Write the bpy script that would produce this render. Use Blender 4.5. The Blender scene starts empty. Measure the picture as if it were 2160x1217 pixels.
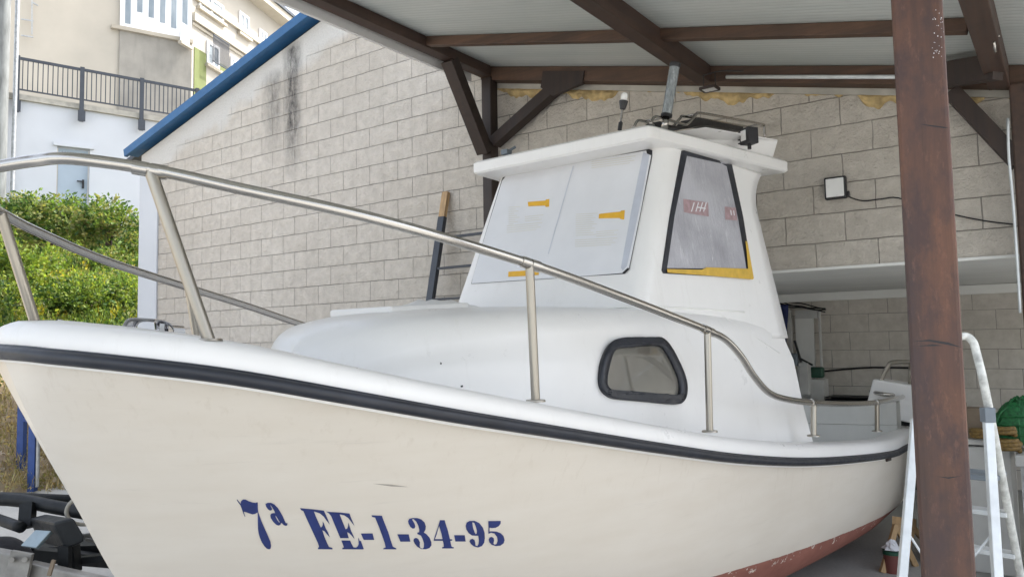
import bpy, bmesh, math, random
from mathutils import Vector, Matrix
from mathutils.bvhtree import BVHTree
R = math.radians
random.seed(7)
scene = bpy.context.scene
COL = scene.collection

# ------------------------------------------------------------------ camera
F_PX, CX, CY = 1634.0, 1080.0, 608.5
EYE = Vector((0, 0, 1.6))
YAW, PITCH, ROLL = R(35.7), R(4.0), R(1.0)
F0 = Vector((-math.sin(YAW), math.cos(YAW), 0))
R0 = Vector((math.cos(YAW), math.sin(YAW), 0))
Z = Vector((0, 0, 1))
FW = F0 * math.cos(PITCH) + Z * math.sin(PITCH)
U0 = Z * math.cos(PITCH) - F0 * math.sin(PITCH)
CR = R0 * math.cos(ROLL) - U0 * math.sin(ROLL)
CU = U0 * math.cos(ROLL) + R0 * math.sin(ROLL)

def ray(px, py):
    return FW + CR * ((px - CX) / F_PX) + CU * ((CY - py) / F_PX)
def onplane(px, py, p0, n):
    d = ray(px, py)
    return EYE + d * ((Vector(p0) - EYE).dot(n) / d.dot(n))
def onX(px, py, x): return onplane(px, py, (x, 0, 0), Vector((1, 0, 0)))
def onY(px, py, y): return onplane(px, py, (0, y, 0), Vector((0, 1, 0)))
def onZ(px, py, z): return onplane(px, py, (0, 0, z), Z)
def atd(px, py, d):
    r = ray(px, py)
    return EYE + r * (d / r.dot(F0))
def project(p):
    v = Vector(p) - EYE
    w = v.dot(FW)
    return CX + F_PX * v.dot(CR) / w, CY - F_PX * v.dot(CU) / w

cam = bpy.data.cameras.new('camera')
cam.sensor_width = 36.0
cam.lens = 36.0 * F_PX / 2160.0
cam.clip_start = 0.05
cam.clip_end = 3000
camo = bpy.data.objects.new('camera', cam)
COL.objects.link(camo)
camo.matrix_world = Matrix((
    (CR.x, CU.x, -FW.x, EYE.x), (CR.y, CU.y, -FW.y, EYE.y), (CR.z, CU.z, -FW.z, EYE.z), (0, 0, 0, 1)))
scene.camera = camo

# ------------------------------------------------------------------ light
SUN_EL = 55.0
sun_dir = Vector((0.42, 0.90, 0.0)).normalized() * math.cos(R(SUN_EL)) + Z * math.sin(R(SUN_EL))
sun = bpy.data.lights.new('sun', 'SUN')
sun.energy = 2.0
sun.angle = R(2.0)
sun.color = (1.0, 0.96, 0.9)
suno = bpy.data.objects.new('sun', sun)
COL.objects.link(suno)
suno.rotation_euler = sun_dir.to_track_quat('Z', 'Y').to_euler()
suno.location = (0, 0, 30)
w = bpy.data.worlds.new('World')
scene.world = w
w.use_nodes = True
nt = w.node_tree
sky = nt.nodes.new('ShaderNodeTexSky')
sky.sky_type = 'NISHITA'
sky.sun_disc = False
sky.sun_elevation = R(SUN_EL)
sky.sun_rotation = math.atan2(sun_dir.x, sun_dir.y)
sky.air_density = 1.0
sky.dust_density = 3.5
sky.ozone_density = 1.0
bg = nt.nodes['Background']
bg.inputs['Strength'].default_value = 0.13
hs = nt.nodes.new('ShaderNodeHueSaturation')
hs.inputs['Saturation'].default_value = 0.45
nt.links.new(sky.outputs[0], hs.inputs['Color'])
nt.links.new(hs.outputs[0], bg.inputs['Color'])
scene.view_settings.view_transform = 'Standard'
scene.view_settings.look = 'None'
scene.view_settings.exposure = 1.98
scene.view_settings.gamma = 1.0

# ------------------------------------------------------------------ materials
def srgb(r, g, b):
    f = lambda c: (c / 255 / 12.92) if c / 255 <= 0.04045 else ((c / 255 + 0.055) / 1.055) ** 2.4
    return (f(r), f(g), f(b), 1)
def lin(c): return (c[0], c[1], c[2], 1)

class NT:
    def __init__(s, name):
        s.m = bpy.data.materials.new(name)
        s.m.use_nodes = True
        s.t = s.m.node_tree
        s.b = s.t.nodes['Principled BSDF']
    def n(s, typ, **kw):
        nd = s.t.nodes.new('ShaderNode' + typ)
        for k, v in kw.items():
            if k in nd.inputs: nd.inputs[k].default_value = v
            else: setattr(nd, k, v)
        return nd
    def l(s, a, b): s.t.links.new(a, b)
    def coord(s, scale=(1, 1, 1), kind='Object'):
        tc = s.n('TexCoord')
        mp = s.n('Mapping')
        mp.inputs['Scale'].default_value = scale
        s.l(tc.outputs[kind], mp.inputs['Vector'])
        return mp.outputs[0]
    def noise(s, vec, scale, detail=4, rough=0.55):
        nd = s.n('TexNoise')
        nd.inputs['Scale'].default_value = scale
        nd.inputs['Detail'].default_value = detail
        nd.inputs['Roughness'].default_value = rough
        s.l(vec, nd.inputs['Vector'])
        return nd.outputs[0]
    def ramp(s, fac, stops):
        nd = s.n('ValToRGB')
        e = nd.color_ramp.elements
        while len(e) < len(stops): e.new(0.5)
        for i, (p, c) in enumerate(stops):
            e[i].position = p
            e[i].color = c if len(c) == 4 else lin(c)
        s.l(fac, nd.inputs[0])
        return nd.outputs[0]
    def rng(s, fac, a, b, c=0.0, d=1.0):
        nd = s.n('MapRange')
        for i, v in enumerate((a, b, c, d)): nd.inputs[i + 1].default_value = v
        s.l(fac, nd.inputs[0])
        return nd.outputs[0]
    def math(s, op, a, b=0.0, c=None):
        nd = s.n('Math', operation=op)
        for i, v in enumerate((a, b) if c is None else (a, b, c)):
            if isinstance(v, (int, float)): nd.inputs[i].default_value = v
            else: s.l(v, nd.inputs[i])
        return nd.outputs[0]
    def mix(s, fac, a, b, mode='MIX'):
        nd = s.n('MixRGB', blend_type=mode)
        for i, v in enumerate((fac, a, b)):
            if isinstance(v, (int, float)): nd.inputs[i].default_value = v
            elif isinstance(v, tuple): nd.inputs[i].default_value = v if len(v) == 4 else lin(v)
            else: s.l(v, nd.inputs[i])
        return nd.outputs[0]
    def bump(s, h, strength=0.3, dist=0.01):
        nd = s.n('Bump')
        nd.inputs['Strength'].default_value = strength
        nd.inputs['Distance'].default_value = dist
        s.l(h, nd.inputs['Height'])
        s.l(nd.outputs[0], s.b.inputs['Normal'])
    def set(s, color=None, rough=None, metal=None):
        if color is not None:
            if isinstance(color, tuple): s.b.inputs['Base Color'].default_value = color if len(color) == 4 else lin(color)
            else: s.l(color, s.b.inputs['Base Color'])
        if rough is not None:
            if isinstance(rough, (int, float)): s.b.inputs['Roughness'].default_value = rough
            else: s.l(rough, s.b.inputs['Roughness'])
        if metal is not None: s.b.inputs['Metallic'].default_value = metal
        return s.m

def simple(name, col, rough=0.5, metal=0.0, var=0.12, scale=6, stretch=(1, 1, 1), bump=0.0, bscale=60, spec=None):
    k = NT(name)
    v = k.coord(stretch)
    n1 = k.noise(v, scale, 5)
    a = tuple(max(0, c * (1 - var)) for c in col[:3]); b = tuple(min(1, c * (1 + var)) for c in col[:3])
    c = k.ramp(n1, [(0.3, a), (0.7, b)])
    k.set(c, k.rng(k.noise(v, scale * 3, 3), 0.3, 0.7, max(0.02, rough - 0.06), min(1, rough + 0.08)), metal)
    if bump: k.bump(k.noise(v, bscale, 4), bump, 0.004)
    if spec is not None: k.b.inputs['Specular IOR Level'].default_value = spec
    return k.m

M = {}
M['gelcoat'] = simple('white gelcoat', (0.80, 0.80, 0.80), 0.34, var=0.02, scale=2.5)
k = NT('white gelcoat deck')
n1 = k.noise(k.coord((14, 14, .9)), 1.0, 6, .7); n2 = k.noise(k.coord(), 1.6, 5)
c = k.ramp(n2, [(.3, (0.775, 0.765, 0.75)), (.7, (0.83, 0.825, 0.815))])
c = k.mix(k.rng(n1, .57, .75, 0, .16), c, (0.50, 0.47, 0.42))
k.set(c, k.rng(k.noise(k.coord(), 8, 5, .7), .3, .7, .26, .42))
M['gelcoat'] = k.m
M['gelcoat_in'] = simple('inner white gelcoat', (0.80, 0.80, 0.77), 0.5, var=0.05, scale=3)
M['rubber'] = simple('dark navy rubber', (0.018, 0.021, 0.030), 0.42, var=0.25, scale=8)
k = NT('stainless steel')
k.set(k.ramp(k.noise(k.coord(), 1.5, 3), [(.3, (0.47, 0.45, 0.42)), (.7, (0.53, 0.51, 0.48))]), .22, 1.0)
M['steel'] = k.m
M['steel_dull'] = simple('dull stainless steel', (0.40, 0.37, 0.32), 0.36, 1.0, var=0.12, scale=5, stretch=(1, 1, .3))
M['chrome'] = simple('polished chrome', (0.78, 0.78, 0.80), 0.09, 1.0, var=0.02)
M['black'] = simple('black plastic', (0.015, 0.015, 0.017), 0.45, var=0.2)
M['paper'] = simple('white protective film', (0.71, 0.72, 0.745), 0.5, var=0.04, scale=4, bump=0.12, bscale=9)
M['yellow'] = simple('yellow print', (0.75, 0.42, 0.03), 0.6, var=0.1, scale=20)
M['paleyellow'] = simple('pale printed lines', (0.66, 0.65, 0.60), 0.6, var=0.05)
M['yellowtape'] = simple('yellow tape', (0.62, 0.40, 0.06), 0.5, var=0.15, scale=16)
M['pink'] = simple('faded red print', (0.36, 0.25, 0.265), 0.55, var=0.2, scale=30)
M['blueletter'] = simple('navy lettering', (0.022, 0.036, 0.15), 0.4, var=0.2, scale=20)
M['whitelamp'] = simple('white lamp lens', (0.8, 0.8, 0.78), 0.3, var=0.03)
M['galv'] = simple('galvanised steel', (0.42, 0.43, 0.43), 0.42, 0.75, var=0.25, scale=14)
M['fascia'] = simple('light grey fascia', (0.78, 0.77, 0.75), 0.6, var=0.05, scale=2)
M['ceiling'] = simple('pale plaster ceiling', (0.74, 0.74, 0.71), 0.8, var=0.06, scale=1.5)
M['alu'] = simple('white painted aluminium', (0.62, 0.65, 0.66), 0.42, 0.25, var=0.12, scale=12)
M['aluworn'] = simple('worn white painted tube', (0.60, 0.61, 0.58), 0.5, 0.1, var=0.3, scale=30)
M['greyplastic'] = simple('grey plastic', (0.16, 0.19, 0.22), 0.5)
M['darkpaint'] = simple('anthracite paint', (0.035, 0.042, 0.055), 0.45, var=0.15)
M['bluepaint'] = simple('blue sheet metal', (0.020, 0.105, 0.25), 0.55, 0.0, var=0.10, scale=4, stretch=(1, 1, 1))
M['bluepost'] = simple('blue steel post', (0.02, 0.06, 0.22), 0.45, var=0.25, scale=9)
M['whitewall'] = simple('white painted wall', (0.55, 0.575, 0.61), 0.85, var=0.05, scale=0.7, bump=0.1)
M['concrete'] = simple('grey concrete', (0.33, 0.33, 0.31), 0.85, var=0.25, scale=3, bump=0.15)
M['polegrey'] = simple('weathered pole concrete', (0.20, 0.21, 0.205), 0.85, var=0.35, scale=3, stretch=(3, 3, .6), bump=0.15)
M['coping'] = simple('stone coping', (0.42, 0.40, 0.35), 0.85, var=0.2, scale=5)
M['doorpaint'] = simple('grey blue door', (0.35, 0.42, 0.49), 0.5, var=0.05, scale=2)
M['cream'] = simple('cream render', (0.46, 0.42, 0.35), 0.85, var=0.07, scale=0.8, bump=0.08)
M['cream2'] = simple('pale cream render', (0.40, 0.37, 0.32), 0.85, var=0.06, scale=0.9)
M['cornice'] = simple('cream cornice', (0.40, 0.36, 0.29), 0.8, var=0.08, scale=2)
M['greenrender'] = simple('olive green render', (0.15, 0.175, 0.06), 0.85, var=0.12, scale=1.2)
M['slate'] = simple('slate roof', (0.05, 0.06, 0.075), 0.6, var=0.3, scale=6)
M['whiteframe'] = simple('white window frame', (0.8, 0.8, 0.8), 0.4, var=0.03)
M['soil_post'] = M['concrete']
M['barewood'] = simple('bare pine wood', (0.44, 0.29, 0.15), 0.7, var=0.2, scale=6, stretch=(6, 6, 1), bump=0.1)
M['foam'] = simple('expanding foam', (0.49, 0.36, 0.17), 0.85, var=0.35, scale=14, bump=0.5, bscale=24)
M['navycloth'] = simple('navy cloth', (0.014, 0.022, 0.085), 0.85, var=0.3, scale=9)
M['whitebox'] = simple('off white enamel', (0.56, 0.56, 0.54), 0.45, var=0.08)
M['cardboard'] = simple('brown cardboard', (0.22, 0.17, 0.12), 0.8, var=0.15)
M['net'] = simple('green netting', (0.010, 0.12, 0.032), 0.55, var=0.5, scale=60, bump=0.6, bscale=90)
M['gold'] = simple('golden brown rope', (0.20, 0.125, 0.035), 0.6, var=0.4, scale=60, bump=0.4)
M['redplastic'] = simple('dull red plastic', (0.16, 0.05, 0.04), 0.45)
M['greenplastic'] = simple('dark green plastic', (0.015, 0.07, 0.04), 0.4)
M['tyre'] = simple('tyre rubber', (0.03, 0.03, 0.036), 0.75, var=0.3, scale=30, bump=0.4, bscale=70)
M['glassplate'] = simple('reflector plate', (0.30, 0.38, 0.42), 0.15, 0.3, var=0.2)
M['trailerblack'] = simple('black painted steel', (0.012, 0.014, 0.016), 0.55, var=0.3, scale=10, spec=.3)
M['galvdull'] = simple('weathered galvanised steel', (0.30, 0.29, 0.27), 0.55, 0.5, var=0.3, scale=9)
M['curtain'] = simple('net curtain', (0.66, 0.68, 0.70), 0.9, var=0.12, scale=5, stretch=(4, 4, .3))

def wood(name, dark, light, rough=0.6, axis=2, grain=26, stain=None):
    k = NT(name)
    st = [1, 1, 1]
    sc = [grain, grain, grain]; sc[axis] = 0.9
    v = k.coord(tuple(sc))
    g = k.noise(v, 1.0, 7, 0.65)
    c = k.ramp(g, [(0.28, dark), (0.72, light)])
    bl = k.noise(k.coord((1.6, 1.6, 1.0)), 3.0, 6, .68)
    c = k.mix(k.rng(bl, 0.36, 0.62, 0, 0.9), c, k.mix(0.5, c, stain or dark))
    if stain:
        b2 = k.noise(k.coord((2.2, 2.2, 1.1)), 3.2, 8, .72)
        c = k.mix(k.rng(b2, 0.47, 0.60, 0, 0.72), c, stain)
        b3 = k.noise(k.coord((9, 9, 3)), 5.0, 6, .75)
        c = k.mix(k.rng(b3, 0.55, 0.72, 0, 0.45), c, (0.23, 0.115, 0.072))
        c = k.mix(k.rng(k.noise(k.coord((60, 60, 2.5)), 1.0, 5, .7), .62, .74, 0, .5), c, dark)
    k.set(c, k.rng(g, 0.2, 0.8, rough - 0.12, rough + 0.15))
    k.bump(g, 0.55, 0.004)
    return k.m
M['wood_post'] = wood('stained timber post', (0.036, 0.019, 0.014), (0.190, 0.088, 0.053), 0.58, 2, 11, (0.045, 0.028, 0.030))
M['wood_x'] = wood('stained timber purlin', (0.046, 0.027, 0.018), (0.135, 0.073, 0.045), 0.6, 0, 24)
M['wood_y'] = wood('stained timber beam', (0.033, 0.020, 0.015), (0.098, 0.055, 0.039), 0.6, 1, 24)
M['wood_dark'] = wood('dark stained timber', (0.021, 0.014, 0.012), (0.058, 0.036, 0.028), 0.6, 2, 22)

# hull: topsides in a slightly warm white, red bottom paint below the boot line (UV.y = girth)
k = NT('hull paint')
uv = k.n('UVMap')
sep = k.n('SeparateXYZ'); k.l(uv.outputs[0], sep.inputs[0])
v = k.coord()
nz = k.noise(v, 7, 6, 0.7)
nz2 = k.noise(k.coord((1, 1, 5)), 3.2, 5)
thr = k.math('ADD', sep.outputs['Y'], k.math('MULTIPLY', k.math('SUBTRACT', nz, 0.5), 0.012))
red = k.math('GREATER_THAN', thr, 0.0)
chip = k.math('MULTIPLY', k.math('GREATER_THAN', k.noise(v, 13, 6, 0.75), 0.60), k.math('LESS_THAN', sep.outputs['Y'], 0.045))
red = k.math('SUBTRACT', red, chip); red = k.math('MAXIMUM', red, 0.0)
stv = k.noise(k.coord((26, 26, .8)), 1.0, 5, .7)
runs = k.math('MULTIPLY', k.rng(stv, .56, .72), k.rng(sep.outputs['X'], .02, .30, 1.0, 0.0))
white = k.ramp(nz2, [(0.3, (0.67, 0.615, 0.535)), (0.7, (0.705, 0.655, 0.58))])
redc = k.ramp(k.noise(k.coord((1, 1, 2)), 5, 6, 0.7), [(0.25, (0.21, 0.072, 0.052)), (0.75, (0.33, 0.13, 0.095))])
white = k.mix(k.math('MULTIPLY', runs, .20), white, (0.33, 0.25, 0.16))
white = k.mix(k.rng(k.noise(k.coord((1, 1, 14)), 2.2, 6, .75), .60, .75, 0, .22), white, (0.42, 0.38, 0.33))
k.set(k.mix(red, white, redc), k.rng(red, 0, 1, 0.30, 0.72))
M['hull'] = k.m

# split-faced block masonry: object x along the wall, object z up
def block_mat(name, tint_a, tint_b, mortar, bumpy=0.8, gable=False):
    k = NT(name)
    tc = k.n('TexCoord'); sp = k.n('SeparateXYZ'); k.l(tc.outputs['Object'], sp.inputs[0])
    cb = k.n('CombineXYZ'); k.l(sp.outputs['X'], cb.inputs[0]); k.l(sp.outputs['Z'], cb.inputs[1])
    br = k.n('TexBrick')
    wob = k.n('TexNoise'); wob.inputs['Scale'].default_value = 7.0; wob.inputs['Detail'].default_value = 4; k.l(tc.outputs['Object'], wob.inputs['Vector'])
    vm = k.n('VectorMath', operation='MULTIPLY_ADD'); k.l(wob.outputs['Color'], vm.inputs[0]); vm.inputs[1].default_value = (.016, .012, 0); k.l(cb.outputs[0], vm.inputs[2])
    k.l(vm.outputs[0], br.inputs['Vector'])
    br.offset = 0.5
    for kk, vv in (('Scale', 1.0), ('Mortar Size', 0.0042), ('Mortar Smooth', 0.55), ('Bias', 0.0), ('Brick Width', 0.415), ('Row Height', 0.2075)):
        br.inputs[kk].default_value = vv
    br.inputs['Color1'].default_value = lin(tint_a); br.inputs['Color2'].default_value = lin(tint_b)
    br.inputs['Mortar'].default_value = lin(mortar)
    v = tc.outputs['Object']
    rough = k.noise(v, 9, 8, 0.68)
    fine = k.noise(v, 45, 5, 0.7)
    # horizontal bed joints stay open and dark, most perpends are smeared flush
    row = k.math('FRACT', k.math('DIVIDE', sp.outputs['Z'], 0.2075))
    bed = k.math('MAXIMUM', k.math('LESS_THAN', row, 0.030), 0.0)
    lost = k.rng(k.noise(v, 2.3, 3), 0.44, 0.62, 0.0, 0.75)
    lost = k.math('MULTIPLY', lost, k.math('SUBTRACT', 1.0, bed))
    stonec = k.mix(k.rng(k.noise(v, 1.1, 4), 0.35, 0.7), tint_a, tint_b)
    stone_m = k.mix(k.math('MULTIPLY', br.outputs['Fac'], k.math('SUBTRACT', 1.0, lost)), stonec, br.outputs['Color'])
    stone_m = k.mix(0.35, stone_m, br.outputs['Color'])
    col = k.mix(k.rng(rough, 0.3, 0.7, 0.40, 0.0), stone_m, (0.30, 0.27, 0.225))  # darker in the bump hollows: relief shade put into the block colour
    col = k.mix(k.rng(k.noise(v, 0.55, 5, 0.6), 0.48, 0.70, 0.0, 0.30), col, (0.27, 0.235, 0.19))
    h = k.math('ADD', k.math('MULTIPLY', rough, 0.75), k.math('MULTIPLY', fine, 0.25))
    h = k.math('SUBTRACT', h, k.math('MULTIPLY', br.outputs['Fac'], 0.9))
    if gable:
        # rendered band under the verge and the black mould runs below a leak
        vz = k.math('ADD', k.math('MULTIPLY', sp.outputs['X'], GSL), GZ0)
        below = k.math('SUBTRACT', vz, sp.outputs['Z'])
        jag = k.math('MULTIPLY', k.noise(v, 2.0, 5), 0.62)
        band = k.rng(k.math('SUBTRACT', below, jag), -.06, .10, 1.0, 0.0)
        col = k.mix(band, col, k.mix(k.rng(fine, 0.3, 0.7), (0.60, 0.585, 0.55), (0.72, 0.70, 0.66)))
        tot = None
        for (x0, wd, zt, zb, amt) in STREAKS:
            dx = k.math('DIVIDE', k.math('ABSOLUTE', k.math('SUBTRACT', sp.outputs['X'], x0)), wd)
            g = k.rng(dx, 0.2, 1.0, 1.0, 0.0)
            zz = k.math('MULTIPLY', k.rng(sp.outputs['Z'], zb, zb + 0.7), k.rng(sp.outputs['Z'], zt - .02, zt + .1, 1.0, 0.0))
            g = k.math('MULTIPLY', k.math('MULTIPLY', g, zz), amt)
            tot = g if tot is None else k.math('MAXIMUM', tot, g)
        sn = k.rng(k.noise(k.coord((3, 1, 1)), 6.0, 8, 0.8), 0.26, 0.62)
        tot = k.math('MULTIPLY', tot, sn)
        col = k.mix(tot, col, (0.035, 0.035, 0.037))
        h = k.mix(band, h, k.math('ADD', 0.2, k.math('MULTIPLY', fine, 0.3)))
    k.set(col, 0.9)
    k.bump(h, bumpy, 0.08)
    return k.m

# ------------------------------------------------------------------ mesh builder
class MB:
    def __init__(s): s.v = []; s.f = []; s.uv = {}
    def add(s, vs, fs):
        o = len(s.v)
        s.v += [Vector(p) for p in vs]
        s.f += [tuple(i + o for i in f) for f in fs]
        return s
    def quad(s, a, b, c, d): return s.add((a, b, c, d), ((0, 1, 2, 3),))
    def box(s, c, size, rot=None):
        c = Vector(c); hx, hy, hz = (q / 2 for q in size)
        P = [Vector((sx * hx, sy * hy, sz * hz)) for sz in (-1, 1) for sy in (-1, 1) for sx in (-1, 1)]
        if rot is not None: P = [rot @ p for p in P]
        return s.add([c + p for p in P], ((0, 2, 3, 1), (4, 5, 7, 6), (0, 1, 5, 4), (2, 6, 7, 3), (0, 4, 6, 2), (1, 3, 7, 5)))
    def bar(s, p0, p1, w_, h_, up=Z):
        p0, p1 = Vector(p0), Vector(p1)
        d = (p1 - p0).normalized(); up = Vector(up)
        sd = d.cross(up).normalized(); u = sd.cross(d).normalized()
        P = []
        for p in (p0, p1):
            for a, b in ((-1, -1), (1, -1), (1, 1), (-1, 1)): P.append(p + sd * (a * w_ / 2) + u * (b * h_ / 2))
        return s.add(P, ((3, 2, 1, 0), (4, 5, 6, 7), (0, 1, 5, 4), (1, 2, 6, 5), (2, 3, 7, 6), (3, 0, 4, 7)))
    def prism(s, poly, vec):
        vec = Vector(vec); n = len(poly)
        P = [Vector(p) for p in poly]
        nrm = Vector((0, 0, 0))
        for i in range(n): nrm += P[i].cross(P[(i + 1) % n])
        if nrm.dot(vec) > 0: P = P[::-1]
        Q = P + [p + vec for p in P]
        return s.add(Q, [tuple(range(n)), tuple(range(2 * n - 1, n - 1, -1))] + [(i, i + n, (i + 1) % n + n, (i + 1) % n) for i in range(n)])
    def tube(s, pts, r, n=12, smooth=0, closed=False, caps=True):
        P = [Vector(p) for p in pts]
        if smooth: P = catmull(P, smooth, closed)
        m = len(P)
        rr = r if isinstance(r, (list, tuple)) else [r] * m
        if len(rr) != m: rr = [rr[0] + (rr[-1] - rr[0]) * i / (m - 1) for i in range(m)]
        d0 = (P[1] - P[0]).normalized()
        ref = Z if abs(d0.z) < 0.9 else Vector((1, 0, 0))
        u = d0.cross(ref).normalized()
        rings = []
        for i in range(m):
            if closed: d = (P[(i + 1) % m] - P[i - 1]).normalized()
            else: d = (P[min(i + 1, m - 1)] - P[max(i - 1, 0)]).normalized()
            u = (u - d * u.dot(d)).normalized(); q = d.cross(u)
            rings.append([P[i] + u * (math.cos(2 * math.pi * j / n) * rr[i]) + q * (math.sin(2 * math.pi * j / n) * rr[i]) for j in range(n)])
        vs = [p for ring in rings for p in ring]
        fs = []
        for i in range(m if closed else m - 1):
            a, b = i * n, ((i + 1) % m) * n
            fs += [(a + j, a + (j + 1) % n, b + (j + 1) % n, b + j) for j in range(n)]
        if caps and not closed: fs += [tuple(range(n - 1, -1, -1)), tuple(range((m - 1) * n, m * n))]
        return s.add(vs, fs)
    def grid(s, rows, flip=False, closed=False):
        m, n = len(rows), len(rows[0])
        fs = []
        for i in range(m - 1):
            for j in range(n if closed else n - 1):
                a, b, c, d = i * n + j, i * n + (j + 1) % n, (i + 1) * n + (j + 1) % n, (i + 1) * n + j
                fs.append((d, c, b, a) if flip else (a, b, c, d))
        return s.add([p for r in rows for p in r], fs)
    def lathe(s, base, prof, n=20, axis=Z):
        base = Vector(base); ax = Vector(axis).normalized()
        u = ax.orthogonal().normalized(); q = ax.cross(u)
        rows = [[base + ax * h + (u * math.cos(2 * math.pi * j / n) + q * math.sin(2 * math.pi * j / n)) * max(r, 1e-4) for j in range(n)] for r, h in prof]
        return s.grid(rows, closed=True)

def catmull(P, k, closed=False):
    out = []; n = len(P)
    for i in range(n if closed else n - 1):
        p1, p2 = P[i], P[(i + 1) % n]
        p0 = P[i - 1] if (i > 0 or closed) else p1 * 2 - p2
        p3 = P[(i + 2) % n] if (i + 2 < n or closed) else p2 * 2 - p1
        for j in range(k):
            t = j / k
            out.append(0.5 * ((2 * p1) + (p2 - p0) * t + (2 * p0 - 5 * p1 + 4 * p2 - p3) * t * t + (3 * p1 - p0 - 3 * p2 + p3) * t ** 3))
    if not closed: out.append(P[-1].copy())
    return out

ORI = {}
def tag(o, label=None, cat=None, group=None, kind=None):
    if label: o['label'] = label
    if cat: o['category'] = cat
    if group: o['group'] = group
    if kind: o['kind'] = kind
    return o
def thing(name, loc, label, cat, group=None):
    o = bpy.data.objects.new(name, None)
    COL.objects.link(o)
    o.location = loc
    o.empty_display_size = 0.2
    ORI[o.name] = Vector(loc)
    return tag(o, label, cat, group)
def obj(name, mb, mat, parent=None, loc=None, smooth=False, bevel=0.0, autosmooth=None, label=None, cat=None, group=None, kind=None):
    me = bpy.data.meshes.new(name)
    if parent is not None: org = ORI[parent.name]
    else:
        if loc is None:
            xs = [v.x for v in mb.v]; ys = [v.y for v in mb.v]
            loc = ((min(xs) + max(xs)) / 2, (min(ys) + max(ys)) / 2, min(v.z for v in mb.v))
        org = Vector(loc)
    me.from_pydata([tuple(v - org) for v in mb.v], [], mb.f)
    me.update()
    if isinstance(mat, (list, tuple)):
        for q in mat: me.materials.append(q)
    else: me.materials.append(mat)
    o = bpy.data.objects.new(name, me)
    COL.objects.link(o)
    if parent is not None: o.parent = parent
    else: o.location = org
    ORI[o.name] = org
    if smooth:
        for p in me.polygons: p.use_smooth = True
        if autosmooth:
            me.set_sharp_from_angle(angle=R(autosmooth))
    if bevel:
        bv = o.modifiers.new('bevel', 'BEVEL'); bv.width = bevel; bv.segments = 2; bv.limit_method = 'ANGLE'; bv.angle_limit = R(40)
        bv.harden_normals = False
    return tag(o, label, cat, group, kind)

def interp(tab, x):
    if x <= tab[0][0]: return tab[0][1]
    for (a, b), (c, d) in zip(tab, tab[1:]):
        if x <= c:
            return b + (d - b) * (x - a) / (c - a)
    return tab[-1][1]
def smoothtab(tab, n=12):
    P = catmull([Vector((a, b, 0)) for a, b in tab], n)
    return [(p.x, p.y) for p in P]

# ------------------------------------------------------------------ the gable building
YW = 5.8
gl = onY(285, 335, YW); gr = onY(680, 38, YW)
GSL = (gr.z - gl.z) / (gr.x - gl.x)
XC = onY(296, 500, YW).x            # house corner
XP = onY(334, 500, YW).x            # inner edge of the painted corner strip
GZ0 = gl.z - GSL * gl.x - 0.03
STREAKS = [(onY(617, 150, YW).x, 0.21, onY(617, 100, YW).z, onY(617, 330, YW).z - .3, 1.0),
           (onY(578, 150, YW).x, 0.26, onY(578, 160, YW).z, onY(578, 300, YW).z - .3, 0.62)]
XA = -4.3                            # apex
def gz(x): return GZ0 + GSL * (x if x < XA else 2 * XA - x)
XE, XR0, XR1, ZR, YB = 3.4, -3.45, 2.6, 2.10, 9.6
house = thing('gable_building', (0, YW, 0), 'pale block gable building with blue roof edge and black mould streaks', 'building')
M['block'] = block_mat('split faced block wall', (0.68, 0.625, 0.55), (0.79, 0.735, 0.655), (0.30, 0.27, 0.235), 0.9, True)
M['block_in'] = block_mat('painted block back wall', (0.66, 0.62, 0.56), (0.74, 0.70, 0.64), (0.16, 0.15, 0.14), 0.25)
mb = MB()
T = 0.25
def wallpoly(poly): mb.prism([(x, YW, z) for x, z in poly], (0, T, 0))
wallpoly([(XC, 0), (XR0, 0), (XR0, gz(XR0)), (XA, gz(XA)), (XC, gz(XC))])
wallpoly([(XR0, ZR), (XR1, ZR), (XR1, gz(XR1)), (XR0, gz(XR0))])
wallpoly([(XR1, 0), (XE, 0), (XE, gz(XE)), (XR1, gz(XR1))])
obj('gable_wall', mb, M['block'], house)
mb = MB(); mb.box(((XC + XP) / 2, YW - 0.012, (gz(XC)) / 2 - 0.1), (XP - XC, 0.02, gz(XC) - 0.2)); obj('corner_strip', mb, M['whitewall'], house)
# side wall, roof, blue verge flashing
mb = MB(); mb.box((XC + T / 2, YW + T + 4.5, gz(XC) / 2 - .02), (T, 9, gz(XC) - .04)); obj('side_wall', mb, M['whitewall'], house)
n_up = Vector((-GSL, 0, 1)).normalized()
dsl = Vector((1, 0, GSL)).normalized()
ov = 0.16
p0 = Vector((gl.x, YW, gl.z)); p1 = Vector((XA, YW, GZ0 + 0.03 + GSL * XA))
mb = MB()
th = 0.108
mb.prism([p0 + Vector((0, -ov, 0)) , p1 + Vector((0, -ov, 0)), p1 + Vector((0, -ov, 0)) + n_up * th, p0 + Vector((0, -ov, 0)) + n_up * th], (0, 0.05, 0))
mb.prism([p0 + Vector((0, -ov + .05, -.0)) + n_up * .03, p1 + Vector((0, -ov + .05, 0)) + n_up * .03, p1 + Vector((0, -ov + .05, 0)) + n_up * (th - .01), p0 + Vector((0, -ov + .05, 0)) + n_up * (th - .01)], (0, ov, 0))
obj('roof_flashing', mb, M['bluepaint'], house)
mb = MB()
pe = Vector((XE + .3, YW, gz(XE + .3) + .03))
mb.prism([p0 + Vector((-.25, .01, -.25 * GSL)) + n_up * .035, p1 + Vector((0, .01, 0)) + n_up * .035, p1 + Vector((0, .01, 0)) + n_up * .10, p0 + Vector((-.25, .01, -.25 * GSL)) + n_up * .10], (0, 9.3, 0))
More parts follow.
